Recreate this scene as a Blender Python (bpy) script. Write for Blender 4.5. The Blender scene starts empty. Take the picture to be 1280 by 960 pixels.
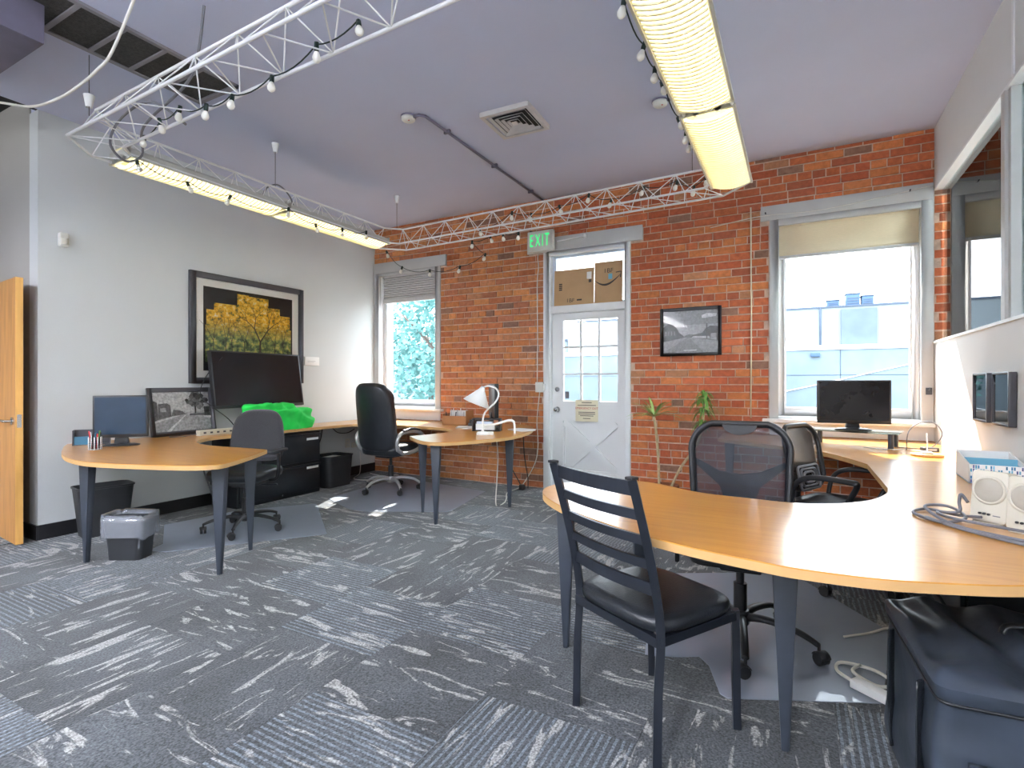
import bpy, bmesh, math, random
from mathutils import Vector, Matrix
random.seed(7)
R = math.radians
SC = bpy.context.scene
COL = SC.collection

# ---------------------------------------------------------------- camera
cam_d = bpy.data.cameras.new('camera'); cam = bpy.data.objects.new('camera', cam_d); COL.objects.link(cam)
cam_d.sensor_width = 36; cam_d.lens = 658.92 * 36 / 1280; cam_d.shift_y = -1.58 / 1280
cam_d.clip_start = 0.05; cam_d.clip_end = 300
cam.location = (5.2733, -5.6438, 1.2421); cam.rotation_euler = (R(90), 0, R(28.471))
SC.camera = cam
# ---------------------------------------------------------------- exposure
SC.view_settings.view_transform = 'Standard'; SC.view_settings.look = 'None'
SC.view_settings.gamma = 1; SC.view_settings.use_curve_mapping = False
SC.view_settings.exposure = 2.05
# ---------------------------------------------------------------- sky and sun
SKY = 2.5
SUN = 5.5
LAMP = 0.95
FILL = 17.0  # strength of the added fill lamps
w = bpy.data.worlds.new('sky'); SC.world = w; w.use_nodes = True
bgn = w.node_tree.nodes['Background']; bgn.inputs[0].default_value = (0.80, 0.91, 1.0, 1); bgn.inputs[1].default_value = SKY
sd = bpy.data.lights.new('sun', 'SUN'); so = bpy.data.objects.new('sun', sd); COL.objects.link(so)
sd.energy = SUN; sd.angle = R(0.6); sd.color = (1, 0.95, 0.86)
so.rotation_euler = Vector((0.42, -1, -1.17)).to_track_quat('-Z', 'Y').to_euler()
def portal(x0, x1, z0, z1):
    d = bpy.data.lights.new('daylight_portal', 'AREA'); o = bpy.data.objects.new('daylight_portal', d); COL.objects.link(o)
    d.shape = 'RECTANGLE'; d.size = x1 - x0; d.size_y = z1 - z0
    o.location = ((x0 + x1) / 2, 0.20, (z0 + z1) / 2); o.rotation_euler = (R(-90), 0, 0)
    d.cycles.is_portal = True
for a in ((0.1, 1.1, 0.9, 2.8), (2.7, 3.65, 1.0, 2.76), (5.1, 6.2, 0.9, 2.8), (6.5, 7.6, 0.9, 2.8)): portal(*a)

# ---------------------------------------------------------------- materials
def lin(c):
    c = c / 255
    return c / 12.92 if c <= 0.04045 else ((c + 0.055) / 1.055) ** 2.4
def rgb(r, g, b): return (lin(r), lin(g), lin(b), 1)
MATS = {}
def mat(name, col, rough=0.5, metal=0.0, var=0.08, scale=8.0, bump=0.0, bscale=60.0, coat=0.0, spec=0.5, alpha=1.0, emit=None, estr=0, stretch=None, sheen=0.0):
    m = bpy.data.materials.new(name); m.use_nodes = True; nt = m.node_tree; N = nt.nodes; L = nt.links
    b = N['Principled BSDF']
    b.inputs['Roughness'].default_value = rough; b.inputs['Metallic'].default_value = metal
    b.inputs['Specular IOR Level'].default_value = spec
    b.inputs['Coat Weight'].default_value = coat; b.inputs['Coat Roughness'].default_value = 0.12
    b.inputs['Sheen Weight'].default_value = sheen
    b.inputs['Alpha'].default_value = alpha
    tc = N.new('ShaderNodeTexCoord'); src = tc.outputs['Object']
    if stretch:
        mp = N.new('ShaderNodeMapping'); mp.inputs['Scale'].default_value = stretch; L.new(src, mp.inputs[0]); src = mp.outputs[0]
    nz = N.new('ShaderNodeTexNoise'); nz.inputs['Scale'].default_value = scale; nz.inputs['Detail'].default_value = 4; L.new(src, nz.inputs['Vector'])
    rp = N.new('ShaderNodeValToRGB'); L.new(nz.outputs['Fac'], rp.inputs[0])
    rp.color_ramp.elements[0].position = 0.3; rp.color_ramp.elements[1].position = 0.7
    rp.color_ramp.elements[0].color = [max(0, c * (1 - var)) for c in col[:3]] + [1]
    rp.color_ramp.elements[1].color = [min(1, c * (1 + var)) for c in col[:3]] + [1]
    L.new(rp.outputs[0], b.inputs['Base Color'])
    if bump:
        n2 = N.new('ShaderNodeTexNoise'); n2.inputs['Scale'].default_value = bscale; n2.inputs['Detail'].default_value = 3; L.new(src, n2.inputs['Vector'])
        bp = N.new('ShaderNodeBump'); bp.inputs['Strength'].default_value = bump; bp.inputs['Distance'].default_value = 0.01
        L.new(n2.outputs['Fac'], bp.inputs['Height']); L.new(bp.outputs[0], b.inputs['Normal'])
    if emit:
        b.inputs['Emission Color'].default_value = emit; b.inputs['Emission Strength'].default_value = estr
    MATS[name] = m
    return m
mat('wall_paint', (0.56, 0.58, 0.575, 1), 0.85, var=0.02, scale=1.5, bump=0.05, bscale=90)
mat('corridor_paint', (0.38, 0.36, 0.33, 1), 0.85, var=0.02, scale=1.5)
mat('white_paint', (0.74, 0.75, 0.75, 1), 0.5, var=0.02, scale=3)
mat('partition_paint', (0.66, 0.67, 0.66, 1), 0.8, var=0.02, scale=2)
mat('grey_trim', (0.50, 0.50, 0.49, 1), 0.6, var=0.05, scale=5)
mat('frame_white', (0.80, 0.81, 0.82, 1), 0.4, var=0.02)
mat('ceiling_paint', (0.49, 0.52, 0.665, 1), 0.8, var=0.03, scale=1.2, bump=0.05, bscale=40)
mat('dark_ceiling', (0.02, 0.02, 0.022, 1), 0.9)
mat('baseboard', (0.012, 0.012, 0.014, 1), 0.45)
mat('mortar', (0.62, 0.46, 0.36, 1), 0.95, var=0.25, scale=14, bump=0.6, bscale=80)
mat('white_metal', (0.78, 0.78, 0.77, 1), 0.35, var=0.02)
mat('fixture_body', (0.50, 0.49, 0.44, 1), 0.4, var=0.03)
mat('black_plastic', (0.014, 0.015, 0.018, 1), 0.42, var=0.15)
mat('black_bin', (0.022, 0.024, 0.028, 1), 0.5, var=0.12, bump=0.15, bscale=250)
mat('black_fabric', (0.030, 0.030, 0.034, 1), 0.9, var=0.2, scale=120, bump=0.3, bscale=400, sheen=0.3)
mat('black_leather', (0.016, 0.019, 0.024, 1), 0.34, var=0.15, scale=20, bump=0.15, bscale=160)
mat('black_metal', (0.010, 0.013, 0.020, 1), 0.35, var=0.1)
mat('leg_metal', (0.034, 0.042, 0.058, 1), 0.42, var=0.1, scale=15)
mat('cabinet_black', (0.014, 0.017, 0.021, 1), 0.28, var=0.3, scale=5)
mat('chrome', (0.62, 0.63, 0.65, 1), 0.22, metal=1.0, var=0.03)
mat('silver_paint', (0.50, 0.50, 0.49, 1), 0.3, metal=0.6, var=0.03)
mat('desk_edge', (0.56, 0.33, 0.13, 1), 0.45, var=0.06, scale=4)
mat('frame_dark', (0.055, 0.055, 0.065, 1), 0.4, var=0.1)
mat('frame_black', (0.010, 0.010, 0.012, 1), 0.35)
mat('mat_board', (0.78, 0.77, 0.74, 1), 0.8, var=0.01)
mat('screen', (0.012, 0.013, 0.016, 1), 0.16, var=0.05)
mat('screen_blue', (0.020, 0.040, 0.072, 1), 0.14, var=0.1)
mat('green_fabric', (0.012, 0.62, 0.075, 1), 0.75, var=0.15, scale=9, bump=0.2, bscale=200)
mat('cardboard', (0.47, 0.295, 0.15, 1), 0.8, var=0.06, scale=6)
mat('ink', (0.05, 0.04, 0.035, 1), 0.7)
mat('paper', (0.80, 0.80, 0.78, 1), 0.7, var=0.02)
mat('cream_paper', (0.72, 0.66, 0.48, 1), 0.7, var=0.03)
mat('red_ink', (0.50, 0.04, 0.03, 1), 0.7)
mat('exit_green', (0.02, 0.62, 0.16, 1), 0.5, emit=(0.02, 0.85, 0.2, 1), estr=0.3)
mat('exit_body', (0.62, 0.61, 0.56, 1), 0.5)
mat('shade_cream', (0.74, 0.64, 0.44, 1), 0.8, var=0.05, scale=30, stretch=(1, 1, 12))
mat('shade_grey', (0.52, 0.52, 0.52, 1), 0.8, var=0.05, scale=30)
mat('leaf_green', (0.13, 0.30, 0.05, 1), 0.45, var=0.35, scale=12)
mat('leaf_pale', (0.30, 0.42, 0.12, 1), 0.45, var=0.35, scale=12)
mat('stem', (0.50, 0.38, 0.22, 1), 0.8, var=0.2, scale=30, bump=0.3)
mat('terracotta', (0.28, 0.10, 0.05, 1), 0.8)
mat('soil', (0.03, 0.02, 0.013, 1), 1.0, bump=0.5)
mat('bulb', (0.86, 0.83, 0.74, 1), 0.3, var=0.02)
mat('socket', (0.006, 0.022, 0.016, 1), 0.5)
mat('green_cord', (0.006, 0.020, 0.016, 1), 0.6)
mat('black_cord', (0.010, 0.010, 0.011, 1), 0.5)
mat('white_cord', (0.68, 0.66, 0.60, 1), 0.5)
mat('grey_cord', (0.16, 0.16, 0.18, 1), 0.5)
mat('speaker_beige', (0.56, 0.53, 0.44, 1), 0.5, var=0.03)
mat('speaker_cone', (0.40, 0.37, 0.31, 1), 0.75, var=0.05, bump=0.2, bscale=400)
mat('nylon_bag', (0.034, 0.044, 0.062, 1), 0.36, var=0.35, scale=5, bump=0.35, bscale=9)
mat('wood_disc', (0.60, 0.36, 0.14, 1), 0.45)
mat('grille_dark', (0.035, 0.034, 0.032, 1), 0.7, var=0.5, scale=60, bump=0.4, bscale=150)
mat('grille_frame', (0.22, 0.21, 0.23, 1), 0.6)
mat('conduit', (0.15, 0.14, 0.20, 1), 0.6)
mat('vent_metal', (0.52, 0.50, 0.50, 1), 0.5, var=0.08)
mat('vent_dark', (0.02, 0.02, 0.022, 1), 0.8)
mat('office_wood', (0.50, 0.24, 0.07, 1), 0.45, var=0.18, scale=5, stretch=(6, 6, 0.6))
mat('door_edge', (0.66, 0.36, 0.10, 1), 0.45, var=0.1, scale=5, stretch=(6, 6, 0.6))
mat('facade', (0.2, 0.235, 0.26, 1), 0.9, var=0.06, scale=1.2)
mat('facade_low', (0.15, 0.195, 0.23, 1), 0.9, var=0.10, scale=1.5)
mat('facade_blue', (0.1, 0.13, 0.2, 1), 0.9, var=0.10, scale=2)
mat('facade_line', (0.06, 0.08, 0.115, 1), 0.9)
mat('ac_blue', (0.048, 0.095, 0.18, 1), 0.7)
mat('street', (0.16, 0.16, 0.16, 1), 0.9)
mat('tree_leaf', (0.09, 0.22, 0.215, 1), 0.8, var=0.4, scale=3)
mat('tree_bark', (0.10, 0.08, 0.07, 1), 0.9)
mat('street_cable', (0.7, 0.72, 0.74, 1), 0.6)
mat('organizer_brown', (0.42, 0.19, 0.07, 1), 0.6, var=0.1)
mat('lens_plastic', (0.86, 0.80, 0.60, 1), 0.4, var=0.01)
mat('lumbar_grey', (0.20, 0.20, 0.22, 1), 0.4)
mat('lamp_white', (0.80, 0.80, 0.78, 1), 0.3, var=0.01)
mat('red_plastic', (0.55, 0.03, 0.03, 1), 0.4)
mat('blue_card', (0.04, 0.16, 0.26, 1), 0.5)
mat('box_inside', (0.16, 0.42, 0.56, 1), 0.6)
mat('sash_blue', (0.62, 0.70, 0.82, 1), 0.5)

def glassmat(name, tint=(1, 1, 1, 1), refl=0.5, haze=0.0, hcol=(0.7, 0.8, 0.9, 1)):
    m = bpy.data.materials.new(name); m.use_nodes = True; N = m.node_tree.nodes; L = m.node_tree.links
    for n in list(N):
        if n.type != 'OUTPUT_MATERIAL': N.remove(n)
    out = [n for n in N if n.type == 'OUTPUT_MATERIAL'][0]
    t = N.new('ShaderNodeBsdfTransparent'); t.inputs[0].default_value = tint
    g = N.new('ShaderNodeBsdfGlossy'); g.inputs['Roughness'].default_value = 0.02
    f = N.new('ShaderNodeFresnel'); f.inputs[0].default_value = 1.3 + 0.3 * refl
    mx = N.new('ShaderNodeMixShader'); L.new(f.outputs[0], mx.inputs[0]); L.new(t.outputs[0], mx.inputs[1]); L.new(g.outputs[0], mx.inputs[2])
    last = mx
    if haze:
        d = N.new('ShaderNodeBsdfPrincipled'); d.inputs['Roughness'].default_value = 0.35
        tc = N.new('ShaderNodeTexCoord'); nz = N.new('ShaderNodeTexNoise'); nz.inputs['Scale'].default_value = 7; L.new(tc.outputs['Object'], nz.inputs['Vector'])
        rp = N.new('ShaderNodeValToRGB'); L.new(nz.outputs['Fac'], rp.inputs[0]); L.new(rp.outputs[0], d.inputs['Base Color'])
        rp.color_ramp.elements[0].color = [c * 0.9 for c in hcol[:3]] + [1]; rp.color_ramp.elements[1].color = hcol
        m2 = N.new('ShaderNodeMixShader'); m2.inputs[0].default_value = haze
        L.new(mx.outputs[0], m2.inputs[1]); L.new(d.outputs[0], m2.inputs[2]); last = m2
    L.new(last.outputs[0], out.inputs[0]); MATS[name] = m
glassmat('pane_glass')
glassmat('partition_glass', (0.88, 0.96, 0.97, 1), 0.7)
glassmat('table_glass', (0.80, 0.92, 0.90, 1), 0.7)
glassmat('chair_mat', (0.85, 0.90, 0.95, 1), 0.9, 0.50, (0.50, 0.57, 0.70, 1))  # pale blue haze colour stands in for window light reflected by the mats
glassmat('bin_liner', (0.9, 0.92, 0.95, 1), 0.6, 0.26, (0.62, 0.66, 0.74, 1))
glassmat('mesh_fabric', (0.80, 0.82, 0.86, 1), 0.1, 0.42, (0.028, 0.030, 0.042, 1))
glassmat('mesh_light', (0.95, 0.95, 0.95, 1), 0.1, 0.26, (0.20, 0.20, 0.21, 1))
glassmat('frosted_shade', (0.9, 0.9, 0.9, 1), 0.5, 0.85, (0.75, 0.76, 0.76, 1))

def wood_material():
    m = mat('desk_wood', (0.60, 0.315, 0.085, 1), 0.30, coat=0.6, spec=0.35)
    N = m.node_tree.nodes; L = m.node_tree.links
    b = N['Principled BSDF']; tc = [n for n in N if n.type == 'TEX_COORD'][0]
    mp = N.new('ShaderNodeMapping'); mp.inputs['Scale'].default_value = (1.3, 28, 28); L.new(tc.outputs['Object'], mp.inputs[0])
    nz = N.new('ShaderNodeTexNoise'); nz.inputs['Scale'].default_value = 2.2; nz.inputs['Detail'].default_value = 6; nz.inputs['Roughness'].default_value = 0.6; L.new(mp.outputs[0], nz.inputs['Vector'])
    rp = N.new('ShaderNodeValToRGB'); L.new(nz.outputs['Fac'], rp.inputs[0])
    rp.color_ramp.elements[0].position = 0.25; rp.color_ramp.elements[0].color = (0.52, 0.215, 0.028, 1)
    rp.color_ramp.elements[1].position = 0.75; rp.color_ramp.elements[1].color = (0.66, 0.315, 0.052, 1)
    L.new(rp.outputs[0], b.inputs['Base Color'])
    b.inputs['Coat Roughness'].default_value = 0.16
wood_material()

def brick_material(name, attr):
    m = bpy.data.materials.new(name); m.use_nodes = True; N = m.node_tree.nodes; L = m.node_tree.links
    b = N['Principled BSDF']; b.inputs['Roughness'].default_value = 0.85; b.inputs['Specular IOR Level'].default_value = 0.25
    if attr:
        c = N.new('ShaderNodeVertexColor'); c.layer_name = 'tint'; cs = c.outputs[0]
    else:
        c = N.new('ShaderNodeObjectInfo'); cs = c.outputs['Color']
    ge = N.new('ShaderNodeNewGeometry')
    nz = N.new('ShaderNodeTexNoise'); nz.inputs['Scale'].default_value = 22; nz.inputs['Detail'].default_value = 6; nz.inputs['Roughness'].default_value = 0.65; L.new(ge.outputs['Position'], nz.inputs['Vector'])
    rp = N.new('ShaderNodeValToRGB'); L.new(nz.outputs['Fac'], rp.inputs[0])
    rp.color_ramp.elements[0].position = 0.25; rp.color_ramp.elements[0].color = (0.62, 0.58, 0.56, 1)
    rp.color_ramp.elements[1].position = 0.75; rp.color_ramp.elements[1].color = (1.15, 1.15, 1.15, 1)
    mu = N.new('ShaderNodeMix'); mu.data_type = 'RGBA'; mu.blend_type = 'MULTIPLY'; mu.inputs['Factor'].default_value = 1
    L.new(cs, mu.inputs[6]); L.new(rp.outputs[0], mu.inputs[7])
    # old whitish mortar and plaster smears
    n2 = N.new('ShaderNodeTexNoise'); n2.inputs['Scale'].default_value = 9; n2.inputs['Detail'].default_value = 8; n2.inputs['Roughness'].default_value = 0.75; L.new(ge.outputs['Position'], n2.inputs['Vector'])
    r2 = N.new('ShaderNodeValToRGB'); L.new(n2.outputs['Fac'], r2.inputs[0])
    r2.color_ramp.elements[0].position = 0.64; r2.color_ramp.elements[0].color = (0, 0, 0, 1)
    r2.color_ramp.elements[1].position = 0.72; r2.color_ramp.elements[1].color = (0.7, 0.7, 0.7, 1)
    m2 = N.new('ShaderNodeMix'); m2.data_type = 'RGBA'; L.new(r2.outputs[0], m2.inputs['Factor']); L.new(mu.outputs[2], m2.inputs[6]); m2.inputs[7].default_value = (0.50, 0.33, 0.25, 1)
    L.new(m2.outputs[2], b.inputs['Base Color'])
    bp = N.new('ShaderNodeBump'); bp.inputs['Strength'].default_value = 0.5; bp.inputs['Distance'].default_value = 0.008; L.new(nz.outputs['Fac'], bp.inputs['Height']); L.new(bp.outputs[0], b.inputs['Normal'])
    MATS[name] = m
brick_material('brick', False); brick_material('brick_rest', True)

def carpet_material():
    m = bpy.data.materials.new('carpet'); m.use_nodes = True; N = m.node_tree.nodes; L = m.node_tree.links
    b = N['Principled BSDF']; b.inputs['Roughness'].default_value = 0.95; b.inputs['Specular IOR Level'].default_value = 0.15; b.inputs['Sheen Weight'].default_value = 0.2
    tc = N.new('ShaderNodeTexCoord'); oi = N.new('ShaderNodeObjectInfo')
    def math_(op, a, c=None, v=None):
        n = N.new('ShaderNodeMath'); n.operation = op; L.new(a, n.inputs[0])
        if c is not None: L.new(c, n.inputs[1])
        elif v is not None: n.inputs[1].default_value = v
        return n.outputs[0]
    off = N.new('ShaderNodeCombineXYZ'); sc = math_('MULTIPLY', oi.outputs['Random'], v=37.0); L.new(sc, off.inputs[0]); L.new(sc, off.inputs[2])
    ad = N.new('ShaderNodeVectorMath'); ad.operation = 'ADD'; L.new(tc.outputs['Object'], ad.inputs[0]); L.new(off.outputs[0], ad.inputs[1])
    # light streaks, stretched along the tile; distorted
    mp = N.new('ShaderNodeMapping'); mp.inputs['Scale'].default_value = (2.4, 11, 1); L.new(ad.outputs[0], mp.inputs[0])
    nz = N.new('ShaderNodeTexNoise'); nz.inputs['Scale'].default_value = 1.25; nz.inputs['Detail'].default_value = 6; nz.inputs['Roughness'].default_value = 0.58; nz.inputs['Distortion'].default_value = 1.3; L.new(mp.outputs[0], nz.inputs['Vector'])
    rp = N.new('ShaderNodeValToRGB'); L.new(nz.outputs['Fac'], rp.inputs[0])
    rp.color_ramp.elements[0].position = 0.565; rp.color_ramp.elements[0].color = (0, 0, 0, 1); rp.color_ramp.elements[1].position = 0.61; rp.color_ramp.elements[1].color = (1, 1, 1, 1)
    # ribs
    se = N.new('ShaderNodeSeparateXYZ'); L.new(tc.outputs['Object'], se.inputs[0])
    ph = math_('MULTIPLY', se.outputs[1], v=2 * math.pi / 0.026); sn = math_('SINE', ph)
    rib = math_('GREATER_THAN', sn, v=0.35)
    ribby = math_('GREATER_THAN', math_('FRACT', math_('MULTIPLY', oi.outputs['Random'], v=7.31)), v=0.62)
    ribf = math_('MULTIPLY', rib, math_('MULTIPLY', ribby, v=0.50)); 
    # speckle
    sp = N.new('ShaderNodeTexNoise'); sp.inputs['Scale'].default_value = 120; sp.inputs['Detail'].default_value = 2; L.new(ad.outputs[0], sp.inputs['Vector'])
    bn = N.new('ShaderNodeTexNoise'); bn.inputs['Scale'].default_value = 2.2; L.new(ad.outputs[0], bn.inputs['Vector'])
    base = N.new('ShaderNodeValToRGB'); L.new(bn.outputs['Fac'], base.inputs[0])
    base.color_ramp.elements[0].position = 0.3; base.color_ramp.elements[0].color = (0.036, 0.040, 0.044, 1)
    base.color_ramp.elements[1].position = 0.7; base.color_ramp.elements[1].color = (0.074, 0.083, 0.093, 1)
    m1 = N.new('ShaderNodeMix'); m1.data_type = 'RGBA'; L.new(ribf, m1.inputs['Factor']); L.new(base.outputs[0], m1.inputs[6]); m1.inputs[7].default_value = (0.19, 0.23, 0.275, 1)
    m2 = N.new('ShaderNodeMix'); m2.data_type = 'RGBA'; L.new(math_('MULTIPLY', rp.outputs[0], v=0.8), m2.inputs['Factor']); L.new(m1.outputs[2], m2.inputs[6]); m2.inputs[7].default_value = (0.33, 0.325, 0.315, 1)
    mm = N.new('ShaderNodeMix'); mm.data_type = 'RGBA'; mm.blend_type = 'MULTIPLY'; mm.inputs['Factor'].default_value = 1
    r3 = N.new('ShaderNodeValToRGB'); L.new(sp.outputs['Fac'], r3.inputs[0]); r3.color_ramp.elements[0].position = 0.3; r3.color_ramp.elements[0].color = (0.35, 0.35, 0.35, 1); r3.color_ramp.elements[1].position = 0.7; r3.color_ramp.elements[1].color = (1.6, 1.6, 1.6, 1)
    L.new(m2.outputs[2], mm.inputs[6]); L.new(r3.outputs[0], mm.inputs[7]); L.new(mm.outputs[2], b.inputs['Base Color'])
    bp = N.new('ShaderNodeBump'); bp.inputs['Strength'].default_value = 0.5; bp.inputs['Distance'].default_value = 0.006; L.new(sp.outputs['Fac'], bp.inputs['Height']); L.new(bp.outputs[0], b.inputs['Normal'])
    MATS['carpet'] = m
carpet_material()

def art_material():
    m = bpy.data.materials.new('autumn_print'); m.use_nodes = True; N = m.node_tree.nodes; L = m.node_tree.links
    b = N['Principled BSDF']; b.inputs['Roughness'].default_value = 0.3
    tc = N.new('ShaderNodeTexCoord'); se = N.new('ShaderNodeSeparateXYZ'); L.new(tc.outputs['Generated'], se.inputs[0])
    nz = N.new('ShaderNodeTexNoise'); nz.inputs['Scale'].default_value = 16; nz.inputs['Detail'].default_value = 8; nz.inputs['Roughness'].default_value = 0.75; L.new(tc.outputs['Generated'], nz.inputs['Vector'])
    up = N.new('ShaderNodeValToRGB'); L.new(nz.outputs['Fac'], up.inputs[0])
    e = up.color_ramp.elements; e[0].position = 0.34; e[0].color = (0.02, 0.03, 0.02, 1); e[1].position = 0.66; e[1].color = (0.80, 0.80, 0.74, 1)
    for p, c in ((0.42, (0.16, 0.17, 0.03, 1)), (0.475, (0.70, 0.34, 0.015, 1)), (0.55, (0.85, 0.55, 0.04, 1))): k = e.new(p); k.color = c
    lo = N.new('ShaderNodeValToRGB'); mp = N.new('ShaderNodeMapping'); mp.inputs['Scale'].default_value = (1, 3.0, 0.8); L.new(tc.outputs['Generated'], mp.inputs[0])
    n2 = N.new('ShaderNodeTexNoise'); n2.inputs['Scale'].default_value = 14; n2.inputs['Detail'].default_value = 8; n2.inputs['Roughness'].default_value = 0.7; L.new(mp.outputs[0], n2.inputs['Vector']); L.new(n2.outputs['Fac'], lo.inputs[0])
    e = lo.color_ramp.elements; e[0].position = 0.38; e[0].color = (0.015, 0.025, 0.02, 1); e[1].position = 0.70; e[1].color = (0.55, 0.55, 0.50, 1)
    for p, c in ((0.46, (0.09, 0.14, 0.05, 1)), (0.53, (0.26, 0.32, 0.10, 1)), (0.59, (0.58, 0.46, 0.07, 1))): k = e.new(p); k.color = c
    fr = N.new('ShaderNodeValToRGB'); L.new(se.outputs[2], fr.inputs[0]); fr.color_ramp.elements[0].position = 0.35; fr.color_ramp.elements[1].position = 0.62
    mx = N.new('ShaderNodeMix'); mx.data_type = 'RGBA'; L.new(fr.outputs[0], mx.inputs['Factor']); L.new(lo.outputs[0], mx.inputs[6]); L.new(up.outputs[0], mx.inputs[7])
    L.new(mx.outputs[2], b.inputs['Base Color']); MATS['autumn_print'] = m
art_material()
def print_material(name, rough):
    m = bpy.data.materials.new(name); m.use_nodes = True; N = m.node_tree.nodes; L = m.node_tree.links
    b = N['Principled BSDF']; b.inputs['Roughness'].default_value = rough
    c = N.new('ShaderNodeVertexColor'); c.layer_name = 'tint'
    tc = N.new('ShaderNodeTexCoord'); nz = N.new('ShaderNodeTexNoise'); nz.inputs['Scale'].default_value = 45; nz.inputs['Detail'].default_value = 5; L.new(tc.outputs['Object'], nz.inputs['Vector'])
    rp = N.new('ShaderNodeValToRGB'); L.new(nz.outputs['Fac'], rp.inputs[0]); rp.color_ramp.elements[0].position = 0.3; rp.color_ramp.elements[0].color = (0.6, 0.6, 0.6, 1); rp.color_ramp.elements[1].position = 0.7; rp.color_ramp.elements[1].color = (1.25, 1.25, 1.25, 1)
    mm = N.new('ShaderNodeMix'); mm.data_type = 'RGBA'; mm.blend_type = 'MULTIPLY'; mm.inputs['Factor'].default_value = 1
    L.new(c.outputs[0], mm.inputs[6]); L.new(rp.outputs[0], mm.inputs[7]); L.new(mm.outputs[2], b.inputs['Base Color']); MATS[name] = m
print_material('photo_print', 0.25)
print_material('plain_tint', 0.6)
mat('lamp_lens', (0.8, 0.75, 0.55, 1), 0.4, emit=(1.0, 0.86, 0.44, 1), estr=LAMP)
mat('fill_lens', (0.8, 0.8, 0.8, 1), 0.4, emit=(0.97, 0.98, 1.0, 1), estr=FILL)  # emission shared by the lamps added behind the camera and next door

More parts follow.
